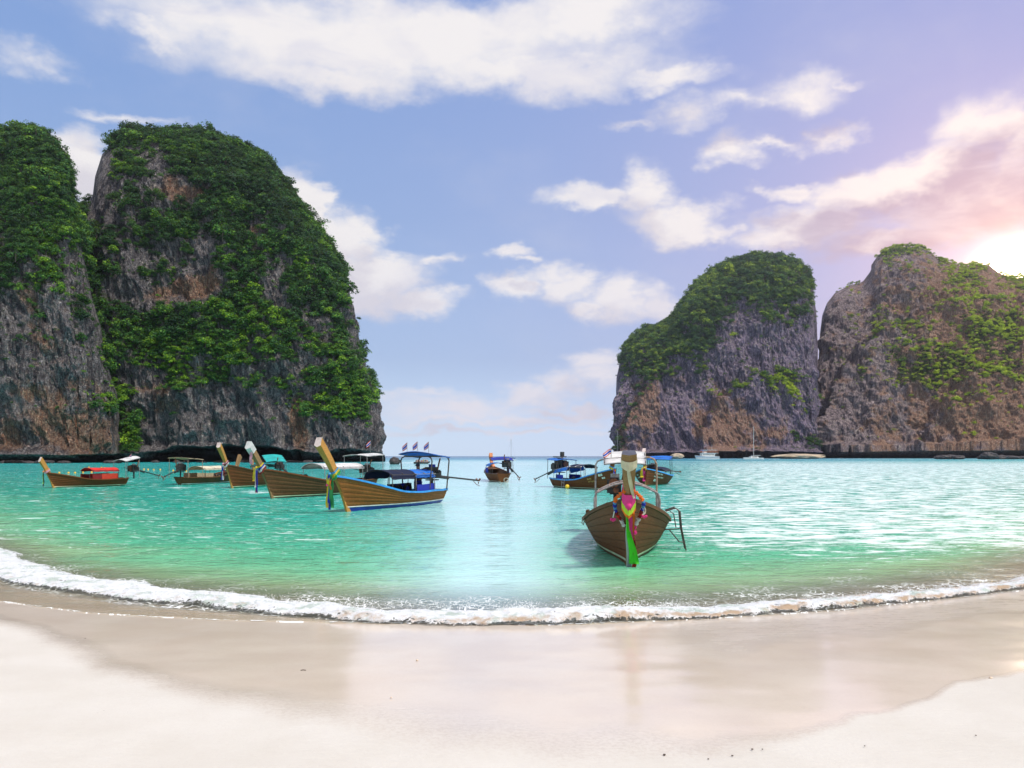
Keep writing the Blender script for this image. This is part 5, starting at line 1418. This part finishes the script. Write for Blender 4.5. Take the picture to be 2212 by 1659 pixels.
tyre(b2, -.2, -1, 'tyre under the cream awning', rad=.2); tyre(b2, .5, -1, 'tyre ahead of the cream awning side cloth', rad=.2); tyre(b2, .95, -1, 'smallest tyre beneath the cream awning, toward the bow', rad=.16)

# ---- G: teal awning boat, mostly hidden ---------------------------------------------------------------
b0 = longtail('far boat with teal stern awning and dark green cabin awning, mostly behind the white-capped boat', 548, 600, 80, 73.5, 1.9, 1.0, .55, 1.9, W_DARK, W_POST2, W_DARK, W_DARK, P_WHITE, post_w=.28, rk=.6)
r0 = b0['root']
canopy(r0, 'cabin_awning', -1.2, 2.0, 1.9, 1.45, .2, 'dgreen', frame=M_DTUBE, gun=b0['gun'], hang=.1)
canopy(r0, 'stern_awning', -3.6, -2.2, 1.9, 2.15, .1, 'teal', tilt=.62, frame=M_DTUBE, gun=b0['gun'])
engine(r0, -3.3, 1.0, side_y=-.4, tail=2.0, drop=-.6, yaw=R(10), big=1.3)

# ---- H: boat in the middle, stern toward the camera ---------------------------------------------------
b6 = longtail('boat alone in mid bay seen from its stern, blue roof and orange-capped prow', 1062, 1086, 82, 73, 2.35, 1.35, .74, 2.5, W_BROWN, W_BROWN, P_MAROON, W_BROWN, P_CREAM, post_w=.36, rk=.5, sternz=.8)
r6 = b6['root']; L6 = b6['L']
canopy(r6, 'cabin_awning', -1.9, 1.6, 1.9, 1.55, .22, 'blue', frame=M_DTUBE, gun=b6['gun'], hang=.1)
canopy(r6, 'stern_awning', -L6 / 2 - .1, -L6 / 2 + 1.3, 2.0, 2.12, .08, 'deepblue', tilt=.24, frame=M_DTUBE, gun=b6['gun'])
side_board(b6, -1.6, .4, .5, C['deepblue'])
engine(r6, -L6 / 2 + .25, 1.15, side_y=-.45, tail=2.9, drop=-.95, yaw=R(14), big=1.4)
one('stern_ring', M_ROPE, r6, lambda b: b.torus((-L6 / 2 - .1, -.3, .2), .2, .05, rot=(0, 0, R(90)), n=14, m=6))
c_ = free_root('prow_cap_cloth', b6, 'orange cloth cap and streamer on the prow in mid bay', 'cloth'); pp = b6['post'](2.1, -.08)
b6['sleeve'](2.2, 2.52, .03, C['peach'], c_, top=True); ribbon([b6['post'](1.9, -.3) + Vector((-.06 * k, -.05 * k, -.12 * k)) for k in range(7)], .3, 'peach', c_, 'ribbon', .03, seed=4)

# ---- I: boat with blue rail facing right ----------------------------------------------------------------
b7 = longtail('brown boat with blue rail and yellow bow lettering, left of the nearest boat', 1318, 1200, 56.5, 62.5, 2.0, 1.46, .60, 2.35, W_BROWN, W_BROWN, P_SKY, W_DARK, P_PALE, post_w=.24, rk=.35)
r7 = b7['root']; L7 = b7['L']
canopy(r7, 'fore_awning', -.6, 1.0, 1.6, 1.62, .18, 'navy', frame=M_STEEL, gun=b7['gun'], hang=.1)
canopy(r7, 'cabin_awning', -2.6, -.7, 1.7, 1.48, .1, 'blue', tilt=.28, frame=M_STEEL, gun=b7['gun'], hang=.25)
canopy(r7, 'stern_awning', -3.3, -1.9, 1.9, 2.12, .1, 'blue', tilt=-.1, frame=M_DTUBE, gun=b7['gun'])
one('roof_box', P_BLACK, r7, lambda b: (b.box((-2.9, 0, 2.34), (1.0, .6, .07)), b.box((-2.7, .1, 2.55), (.24, .24, .34))))
side_board(b7, -2.5, -1.2, .34, C['deepblue'], name='side_cloth')
engine(r7, -3.1, 1.0, side_y=.1, tail=2.9, drop=-.75, yaw=R(8), big=1.7)
M_YL = mat_simple('yellow_lettering', (.62, .42, .10), .6, .1); M_WPL = paint('white_plate', (.72, .74, .62)); M_GL = mat_simple('green_lettering', (.10, .30, .24), .6, .1)
hull_text(b7, .775, .80, -1, 'Andy', .19, M_YL); hull_text(b7, .80, .66, -1, '07 9 yring', .16, M_YL)
hull_text(b7, .90, .86, -1, '752', .12, M_GL, plate=(.34, .16, M_WPL)); hull_text(b7, .93, .72, -1, '00', .09, M_GL, plate=(.26, .12, M_WPL))
lad = link('ladder', None, r7)
for x in (-.95, -.65): one('rail', M_STEEL, lad, lambda b: b.tube([(x, -.98, .72), (x, -1.1, .7), (x, -1.16, -.25)], .018, 5))
for z in (.4, .1): one('rung', M_STEEL, lad, lambda b: b.tube([(-.95, -1.14, z), (-.65, -1.14, z)], .016, 5))
o = one('buoy_ball', P_CREAM, None, lambda b: b.ball((0, 0, 0), .17, 12, 8), True); o.data.materials[0] = paint('yellow_float', (.80, .50, .02)); o.location = b7['M'] @ Vector((-.1, -1.2, .14)); tagit(o, 'yellow ball float beside the ladder of the blue-railed boat facing right', 'float')
sash(b7, 'blue, yellow and red ribbons on the prow hidden partly by the nearest boat', ['lblue', 'yellow'], [('royal', 1.1, .14), ('orange', 1.2, .12), ('dark', 1.3, .16)], r=.18, seed=31)
tyre(b7, .15, -1, 'small tyre on the blue-railed boat facing right', rad=.17)

# ---- J: boat right of the nearest one --------------------------------------------------------------------
b9 = longtail('brown bow-on boat with blue rail and pale green lettering, right of the nearest boat', 1394, 1428, 63.5, 71, 3.05, 1.40, .74, 2.85, W_BROWN, W_POST2, P_SKY, P_GREEN, P_GREEN, post_w=.30, rk=.35, sternz=.7)
r9 = b9['root']; L9 = b9['L']
canopy(r9, 'cabin_awning', -2.5, 1.0, 2.3, 1.22, .26, 'navy', frame=M_DTUBE, gun=b9['gun'], hang=.1)
canopy(r9, 'stern_awning', -3.9, -2.6, 2.1, 2.22, .06, 'blue', tilt=-.30, frame=M_DTUBE, gun=b9['gun'])
engine(r9, -3.6, .9, side_y=-.7, tail=2.6, drop=-.2, yaw=R(-60), big=1.2)
M_PG = paint('pale_green_lettering', (.55, .72, .62))
hull_text(b9, .84, .86, 1, 'M. Amela One', .20, M_PG, out=.04); hull_text(b9, .82, .70, 1, 'PHUKET ANDAMAN', .16, M_PG, out=.04); hull_text(b9, .86, .52, 1, '02', .16, M_GL, plate=(.34, .2, M_WPL), out=.05)
hull_text(b9, .84, .80, -1, 'Amela', .20, M_PG, out=.04); hull_text(b9, .84, .66, -1, 'ANDAMAN', .16, M_PG, out=.04)
sash(b9, 'yellow marigold garland and pink ribbon on the blue-railed bow right of the nearest boat', ['yellow', 'lpink', 'yellow'], [('yellow', .75, .28), ('pink', 1.05, .2), ('maroon', 1.0, .14)], r=.24, seed=41)

# ================================================================== far vessels, rocks, floats, people
def at(xd, d, z=0): return Vector(((xd - 1106) * K * d, d, z))
# tour ship
def tour_ship():
    d = 580; px = K * d
    r = link('tour_ship', None); r.location = at(1528, d); r.rotation_euler = (0, 0, R(12)); tagit(r, 'white two-deck excursion ship with blue trim below the right cliffs', 'ship')
    L = 50 * px / math.cos(R(12)); 
    def hullgrid(z0, z1, w):
        P = []
        for i in range(13):
            u = i / 12; x = L / 2 - u * L; hb = w / 2 * min(1, (1 - u) * 5 + .0) if u > .8 else w / 2 * (.85 + .15 * min(1, u * 3))
            hb = w / 2 * (1 - max(0, u - .62) ** 2 / .15) if u > .62 else w / 2 * .95
            sh = .9 * max(0, u - .5) ** 1.5 * 2
            fl = 1.3 * max(0, u - .8) * 5
            P.append([Vector((x + (0), -hb * .8, z0)), Vector((x - fl, -hb, z1 + sh)), Vector((x - fl, hb, z1 + sh)), Vector((x, hb * .8, z0))])
        return P
    P = hullgrid(-.4, 1.7, 4.6); b = MB(); b.grid([q + [q[0]] for q in P]); b.add(P[0], [(0, 1, 2, 3)]); b.add(P[-1], [(3, 2, 1, 0)]); b.build('hull', P_WHITE, r)
    P = hullgrid(1.15, 1.32, 4.75); b = MB(); b.grid([[q[0] * 1.0, q[1]] for q in P]); b.build('blue_stripe', P_SKY, r)
    one('main_cabin', P_WHITE, r, lambda b: b.box((.4, 0, 2.6), (L * .62, 3.8, 1.8)))
    one('upper_deck', P_WHITE, r, lambda b: b.box((.8, 0, 3.6), (L * .80, 4.3, .18)))
    one('wheelhouse', P_WHITE, r, lambda b: b.box((-2.2, 0, 4.5), (2.4, 2.8, 1.7)))
    one('roof', P_WHITE, r, lambda b: b.box((1.9, 0, 5.4), (L * .58, 3.9, .14)))
    one('blue_canopy', C['blue'], r, lambda b: b.box((-3.9, 0, 5.1), (2.8, 3.0, .1), rot=(0, R(6), 0)))
    for k in range(9): one('window', P_BLACK, r, lambda b: b.box((-3.8 + k * .95, -1.92, 2.75), (.5, .06, .6)))
    for k in range(4): one('window', P_BLACK, r, lambda b: b.box((-3.0 + k * .55, -1.42, 4.7), (.36, .06, .5)))
    for k in range(7):
        one('deck_post', P_WHITE, r, lambda b: b.tube([(-.8 + k * 1.25, -1.9, 3.6), (-.8 + k * 1.25, -1.9, 5.4)], .05, 5))
    b = MB()
    for z in (4.1, 4.5):
        b.tube([(L / 2 - .8, -2.1, z), (-L / 2 + 2, -2.1, z)], .04, 4)
    for k in range(14): b.tube([(-L / 2 + 2 + k * (L - 2.8) / 13, -2.1, 3.6), (-L / 2 + 2 + k * (L - 2.8) / 13, -2.1, 4.5)], .035, 4)
    b.build('railing', C['orange'], r)
    one('mast', P_WHITE, r, lambda b: b.tube([(3.5, 0, 5.4), (3.5, 0, 8.6)], .07, 5))
    one('stern_opening', P_BLACK, r, lambda b: b.box((L * .37, 0, 2.4), (L * .16, 3.85, 1.3)))
tour_ship()
bpy.data.objects['tour_ship'].scale = (1, 1, 1.25)
def yacht(label, xd, d, mast, length, cat='yacht', catamaran=False, lean=0, yaw=0, blue=True):
    r = link('catamaran' if catamaran else 'sailing_yacht', None); r.location = at(xd, d); r.rotation_euler = (0, 0, yaw); tagit(r, label, cat)
    for sy in ((-1, 1) if catamaran else (0,)):
        w = length * (.13 if catamaran else .24); y = sy * length * .22; P = []
        for i in range(11):
            u = i / 10; x = length / 2 - u * length; hb = w / 2 * math.sin(math.pi * min(.98, .2 + u * .8)) ** .6; sh = length * .02 * u * u
            P.append([Vector((x, y - hb * .7, -.3)), Vector((x - .05 * length * u * u * .5, y - hb, length * .09 + sh)), Vector((x - .05 * length * u * u * .5, y + hb, length * .09 + sh)), Vector((x, y + hb * .7, -.3)), Vector((x, y - hb * .7, -.3))])
        b = MB(); b.grid(P); b.add(P[0][:4], [(0, 1, 2, 3)]); b.add(P[-1][:4], [(3, 2, 1, 0)]); b.build('hull', P_WHITE, r)
    wid = length * (.5 if catamaran else .16)
    one('cabin', P_WHITE, r, lambda b: b.box((0, 0, length * .125), (length * .45, wid, length * .08), taper=.8))
    one('cabin_window', P_BLACK, r, lambda b: b.box((0, -wid * .47, length * .128), (length * .30, .1, length * .028)))
    if catamaran: one('cockpit_roof', P_WHITE, r, lambda b: b.box((length * .12, 0, length * .21), (length * .42, wid * .9, length * .02)))
    else: one('sail_cover', C['deepblue'], r, lambda b: b.tube([(length * .06, 0, length * .22), (length * .42, 0, length * .2)], length * .02, 6))
    one('mast', M_STEEL if not catamaran else P_WHITE, r, lambda b: b.tube([(0, 0, length * .1), (lean, 0, mast)], mast * .0055 + .015, 6))
    one('boom', C['dark'], r, lambda b: b.tube([(0, 0, length * .25), (length * .4, 0, length * .24)], length * .02, 6))
    b = MB(); b.tube([(0, 0, mast * .98), (-length * .48, 0, length * .1)], mast * .0012 + .004, 4); b.tube([(0, 0, mast * .98), (length * .48, 0, length * .1)], mast * .0012 + .004, 4); b.build('rigging', M_STEEL, r)
    if catamaran: one('spreader', P_WHITE, r, lambda b: b.tube([(0, -1.4, mast * .45), (0, 1.4, mast * .45)], .05, 4))
yacht('white catamaran with tall mast anchored before the right cliffs', 1628, 590, 71 * K * 590, 13, catamaran=True, cat='catamaran')
yacht('small white sailing yacht with tall thin mast on the open horizon', 1104, 420, 47 * K * 420, 5.6, yaw=R(20), cat='yacht')
yacht('yacht behind the nearest boat with only its mast showing against the sky', 1334, 500, 62 * K * 500, 7, cat='yacht', yaw=R(150))

# inflatable dinghy with passengers
dg = link('dinghy', None); dg.location = at(911, 250); tagit(dg, 'dark inflatable dinghy carrying a row of passengers beyond the blue awning', 'dinghy')
pxm = K * 250; hw = 16 * pxm
one('hull', P_BLACK, dg, lambda b: (b.tube([(-hw, 0, .25), (-hw * .8, -.7, .3), (hw * .8, -.7, .3), (hw, 0, .5), (hw * .8, .7, .3), (-hw * .8, .7, .3), (-hw, 0, .25)], .3, 8), b.box((0, 0, .15), (hw * 1.8, 1.2, .12))), True)
def skin_person(name, joints, edges, rads, mat, sub=1):
    me = bpy.data.meshes.new(name); me.from_pydata(joints, edges, [])
    o = link(name, me); sk = o.modifiers.new('skin', 'SKIN'); sk.use_smooth_shade = True
    me.skin_vertices  # layer is made with the modifier
    for i, v in enumerate(me.skin_vertices[0].data): v.radius = (rads[i], rads[i]); v.use_root = (i == 0)
    ss = o.modifiers.new('sub', 'SUBSURF'); ss.levels = sub; ss.render_levels = sub
    bpy.context.view_layer.update()
    dgp = bpy.context.evaluated_depsgraph_get(); m2 = bpy.data.meshes.new_from_object(o.evaluated_get(dgp)); m2.name = name
    o.modifiers.clear(); o.data = m2; m2.materials.clear(); m2.materials.append(mat)
    return o
SKIN = mat_simple('skin', (.30, .15, .09), .6, .1, 5, .1)
M_SHIRTS = [C['dark'], C['orange'], C['white'], C['red'], C['yellow'], C['navy'], C['peach']]
seatp = None
for i in range(7):
    J = [(0, 0, .25), (0, 0, .50), (0, 0, .76), (0, 0, .88), (0, .01, 1.02), (.2, 0, .72), (.26, -.08, .5), (.12, -.22, .42), (-.2, 0, .72), (-.26, -.08, .5), (-.12, -.22, .42), (.1, -.38, .28), (.1, -.42, -.02), (-.1, -.38, .28), (-.1, -.42, -.02)]
    E = [(0, 1), (1, 2), (2, 3), (3, 4), (2, 5), (5, 6), (6, 7), (2, 8), (8, 9), (9, 10), (0, 11), (11, 12), (0, 13), (13, 14)]
    Rr = [.15, .13, .14, .06, .11, .06, .05, .04, .06, .05, .04, .08, .06, .08, .06]
    if seatp is None: seatp = skin_person('person', J, E, Rr, SKIN); o = seatp
    else: o = seatp.copy(); COL.objects.link(o)
    x = -hw * .72 + i * hw * .24
    o.location = dg.location + Vector((x, random.uniform(-.3, .1), .28)); o.scale = (1, 1, 1 + random.uniform(-.1, .25)); o.rotation_euler = (0, 0, random.uniform(-.6, .6))
    tagit(o, 'passenger sitting in the dark dinghy in an %s top' % ['dark', 'orange', 'off-white', 'orange-red', 'amber', 'inky blue', 'apricot'][i], 'person', 'dinghy passengers')
    b = MB(); b.tube([(0, 0, .24), (0, 0, .45), (0, 0, .68), (0, 0, .80)], .17, 8, rad=[.17, .16, .18, .09]); b.build('shirt', M_SHIRTS[i], o, True)

# sailor standing in the stern of the golden boat
px5 = b5['M'] @ Vector((-1.85, .0, .22))
J = [(0, 0, .95), (0, 0, 1.15), (0, .0, 1.38), (0, .0, 1.50), (.0, -.02, 1.60), (.0, -.03, 1.70),
     (.19, 0, 1.42), (.30, -.12, 1.18), (.26, -.34, 1.05), (.24, -.42, 1.03),
     (-.19, 0, 1.42), (-.38, -.06, 1.22), (-.52, -.22, 1.12), (-.56, -.28, 1.10),
     (.10, 0, .90), (.12, .02, .50), (.12, .04, .08), (.13, -.12, .03), (-.10, 0, .90), (-.13, .02, .50), (-.14, .04, .08), (-.15, -.12, .03)]
E = [(0, 1), (1, 2), (2, 3), (3, 4), (4, 5), (2, 6), (6, 7), (7, 8), (8, 9), (2, 10), (10, 11), (11, 12), (12, 13), (0, 14), (14, 15), (15, 16), (16, 17), (0, 18), (18, 19), (19, 20), (20, 21)]
Rr = [.15, .14, .15, .06, .095, .085, .07, .05, .035, .04, .07, .05, .035, .04, .10, .07, .045, .04, .10, .07, .045, .04]
# fingers
for hb, sgn, dirn in ((9, 1, Vector((-.05, -1, -.1))), (13, -1, Vector((-.35, -1, -.2)))):
    base = Vector(J[hb])
    for k in range(4):
        a = base + Vector(((k - 1.5) * .018, -.03, 0)); c_ = a + dirn.normalized() * (.05 + .008 * (k in (1, 2))) + Vector((0, 0, -.01)); i0 = len(J)
        J += [tuple(a), tuple(c_), tuple(c_ + Vector((0, -.01, -.035)))]; E += [(hb, i0), (i0, i0 + 1), (i0 + 1, i0 + 2)]; Rr += [.011, .010, .008]
    a = base + Vector((sgn * -.03, -.01, .0)); i0 = len(J); J += [tuple(a), tuple(a + Vector((sgn * -.02, -.04, -.01)))]; E += [(hb, i0), (i0, i0 + 1)]; Rr += [.012, .009]
sailor = skin_person('person', J, E, Rr, SKIN, 1)
sailor.location = px5; sailor.rotation_euler = (0, 0, R(-15)); tagit(sailor, 'person in dark shirt and brimmed cap standing in the stern of the golden boat', 'person')
one('shirt', C['dark'], sailor, lambda b: (b.tube([(0, 0, .95), (0, 0, 1.15), (0, 0, 1.36), (0, 0, 1.47)], .2, 10, rad=[.19, .175, .20, .10]), b.tube([(.17, 0, 1.42), (.31, -.12, 1.19), (.28, -.3, 1.07)], .08, 8, rad=[.09, .07, .05]), b.tube([(-.17, 0, 1.42), (-.38, -.06, 1.22), (-.5, -.2, 1.13)], .08, 8, rad=[.09, .07, .05])), True)
one('trousers', C['deepblue'], sailor, lambda b: (b.tube([(0, 0, .98), (0, 0, .86)], .18, 10), b.tube([(.10, 0, .92), (.12, .02, .5), (.12, .04, .12)], .1, 8, rad=[.12, .09, .07]), b.tube([(-.10, 0, .92), (-.13, .02, .5), (-.14, .04, .12)], .1, 8, rad=[.12, .09, .07])), True)
one('cap', C['dark'], sailor, lambda b: (b.ball((0, -.02, 1.73), .115, 10, 6, (1, 1.05, .75)), b.box((0, -.15, 1.71), (.18, .16, .02))), True)
one('face', SKIN, sailor, lambda b: (b.ball((0, -.115, 1.63), .018, 6, 4), b.ball((.035, -.10, 1.655), .010, 5, 4), b.ball((-.035, -.10, 1.655), .010, 5, 4), b.box((0, -.105, 1.595), (.04, .02, .008))), True)

# rocks
M_WROCK = mat_rock('sea_rock')
def rock(xd, yd_top, d, w, label, seed, dark=True, col=None, flat=1.0, name='rock', sink=.15):
    n, m = 26, 16; hpx = (985 - yd_top) * K * d + CAM_H
    th = np.linspace(0, 2 * np.pi, n); ph = np.linspace(0, np.pi, m)
    T_, P_ = np.meshgrid(th, ph, indexing='ij')
    X = np.cos(T_) * np.sin(P_); Y = np.sin(T_) * np.sin(P_); Z = np.cos(P_)
    rr = 1 + .42 * fbm(X * 1.4 + seed, Y * 1.4, Z * 1.4, 4, .6) + .12 * ridged(X * 3, Y * 3 + seed, Z * 3, 3)
    X = X * rr * w / 2; Y = Y * rr * w / 2 * .7; Z = Z * rr
    Z = (Z - Z.min()) / (Z.max() - Z.min()); Z = np.where(Z < .5, Z, .5 + (Z - .5)) * (hpx + .5) * 1.0 - .5
    me = grid_mesh(name, np.stack([X, Y, Z], -1), col or M_WROCK, smooth=False)
    o = link(name, me); o.location = at(xd, d); tagit(o, label, 'rock'); return o
M_DROCK = mat_simple('dark_wet_rock', (.045, .035, .035), .6, .3, 1.5, .8, bdist=.1)
M_SROCK = mat_simple('sand_rock', (.50, .40, .28), .9, .15, .6, .5, bdist=.1)
rock(852, 986.5, 230, 22 * K * 230, 'dark triangular rock awash right of the tall left cliff', 3, col=M_DROCK)
rock(1463, 979, 690, 26 * K * 690, 'pale sandy boulder in front of the cave of the round-topped cliff', 5, col=M_SROCK)
sp = rock(1725, 980, 700, 104 * K * 700, 'low pale sand spit at the foot of the right cliffs', 9, col=M_SROCK, name='sand_spit'); sp['category'] = 'sandbar'
rock(2136, 976, 560, 34 * K * 560, 'brown boulder below the rightmost cliff', 12, col=M_DROCK)
r_ = random.Random(5)
for i in range(34):   # rubble along the foot of the left cliffs
    x = r_.uniform(0, 700); d = 262 - x * .0 + r_.uniform(-4, 6) + (30 if x > 260 else 0)
    sz = r_.uniform(1.6, 4.2)
    o = rock(x, 993.5 + r_.uniform(0, 1.2), d, sz, '%s boulder in the waterline rubble, %s' % ('big brown' if sz > 3.4 else 'middling brown' if sz > 2.6 else 'small brown',
        'left of the red-cabin boat' if x < 100 else 'behind the red-cabin boat' if x < 290 else 'between the red-cabin and cream-awning boats' if x < 380 else 'behind the cream-awning boat' if x < 480 else 'under the sea cave by the teal awning' if x < 620 else 'under the sea cave left of the golden prow'), 20 + i, col=M_DROCK if r_.random() < .5 else M_WROCK, name='boulder'); o['group'] = 'rubble under the left cliffs'
for i in range(14):
    x = r_.uniform(2030, 2240); d = 600 + r_.uniform(-20, 20)
    sz = r_.uniform(6, 13)
    o = rock(x, 983 + r_.uniform(-1.5, 2), d, sz, '%s brown boulder under the rightmost cliff, %s' % ('wide' if sz > 9.5 else 'narrow', 'left of the big boulder' if x < 2120 else 'beside the big boulder' if x < 2160 else 'at the picture edge'), 80 + i, col=M_DROCK, name='boulder'); o['group'] = 'rubble under the rightmost cliff'

# line of small swimming-area floats
M_FLOAT = paint('orange_float', (.85, .42, .03))
b = MB(); b.ball((0, 0, 0), .16, 8, 6); fme = b.build('marker_float', M_FLOAT, None, True); first = True
for xd, yd in ((128, 1022), (148, 1022), (162, 1022), (179, 1021), (192, 1009.5), (219, 1010), (246, 1011), (311, 1014), (320, 1014.5), (332, 1015), (346, 1015), (374, 1017), (402, 1018), (226, 1011), (198, 1021)):
    d = 4147 / (yd - 985 + .5)
    o = fme if first else fme.copy()
    if not first: COL.objects.link(o)
    first = False
    o.location = at(xd, d, .06); tagit(o, 'small orange float on the marker line, %s' % ('between red-cabin prow and red awning' if xd < 190 else 'above the red awning' if xd < 250 else 'between the two stern engines' if xd < 350 else 'behind the cream-awning boat'), 'float', 'marker floats')

# bits washed up on the sand
M_BIT = mat_simple('driftwood', (.10, .07, .05), .8, .2, 20, .3); M_SHELL = mat_simple('shell', (.70, .55, .40), .6, .15, 20, .2)
def sand_at(xd, yd):
    d = 5.0
    for _ in range(30):
        X = (xd - 1106) * K * d; z = float(ground_z(np.array([X]), np.array([d]))[0]); d = (CAM_H - z) / ((yd - 985) * K)
    return Vector(((xd - 1106) * K * d, d, z))
for i, (xd, yd, s_, k) in enumerate(((655, 1449, .012, 0), (901, 1427, .014, 1), (184, 1380, .007, 0), (1435, 1632, .010, 0), (1530, 1641, .006, 0), (1625, 1620, .008, 0), (1647, 1620, .006, 0), (1582, 1634, .007, 0), (1868, 1613, .006, 0), (1868 + 240, 1590, .006, 0), (2140, 1465, .016, 1), (845, 1508, .009, 1), (1440, 1400, .006, 1))):
    b = MB(); n_ = 8
    if i == 0: b.tube([(-.028, 0, 0), (0, .004, .003), (.028, 0, 0)], .004, 6)
    else: b.ball((0, 0, 0), s_, n_, 6, (1.3, 1, .6))
    o = b.build(['twig', 'shell'][k] if i == 0 or k else 'pebble', [M_BIT, M_SHELL][k], None, True); o.location = sand_at(xd, yd) + Vector((0, 0, .006)); o.rotation_euler = (0, 0, i * 1.3)
    tagit(o, {0: 'thin dark twig on the wet sand left of centre', 1: 'pale shell on the glossy sand below the golden boat', 10: 'pale shell at the edge of the wet sand far right', 11: 'pale shell on the smooth sand left of the bright reflection', 12: 'tiny pale shell on the damp sand right of centre'}.get(i, 'tiny dark pebble lying on the pale sand'), ['twig', 'shell'][k] if (i == 0 or k) else 'pebble', None if (i in (0, 1, 10, 11, 12)) else 'dark pebbles scattered on the sand')

# ------------------------------------------------------------------ sea haze
def make_haze():
    me = bpy.data.meshes.new('haze')
    x0, x1, y0, y1, z0, z1 = -2600, 2600, -120, 2400, -9, 285
    v = [(x, y, z) for z in (z0, z1) for y in (y0, y1) for x in (x0, x1)]
    f = [(0, 2, 3, 1), (4, 5, 7, 6), (0, 1, 5, 4), (2, 6, 7, 3), (0, 4, 6, 2), (1, 3, 7, 5)]
    me.from_pydata(v, [], f)
    m, t, out = new_mat('sea_haze')
    pv = t.node('ShaderNodeVolumePrincipled')
    pv.inputs['Color'].default_value = (0.97, 0.96, 0.98, 1)
    pv.inputs['Density'].default_value = HAZE
    pv.inputs['Anisotropy'].default_value = 0.75
    t.link(pv.outputs[0], out.inputs['Volume'])
    me.materials.append(m)
    o = link('haze', me)
    tagit(o, 'thin warm sea haze in the bay', 'haze', kind='stuff')
HAZE = 0.0001
make_haze()
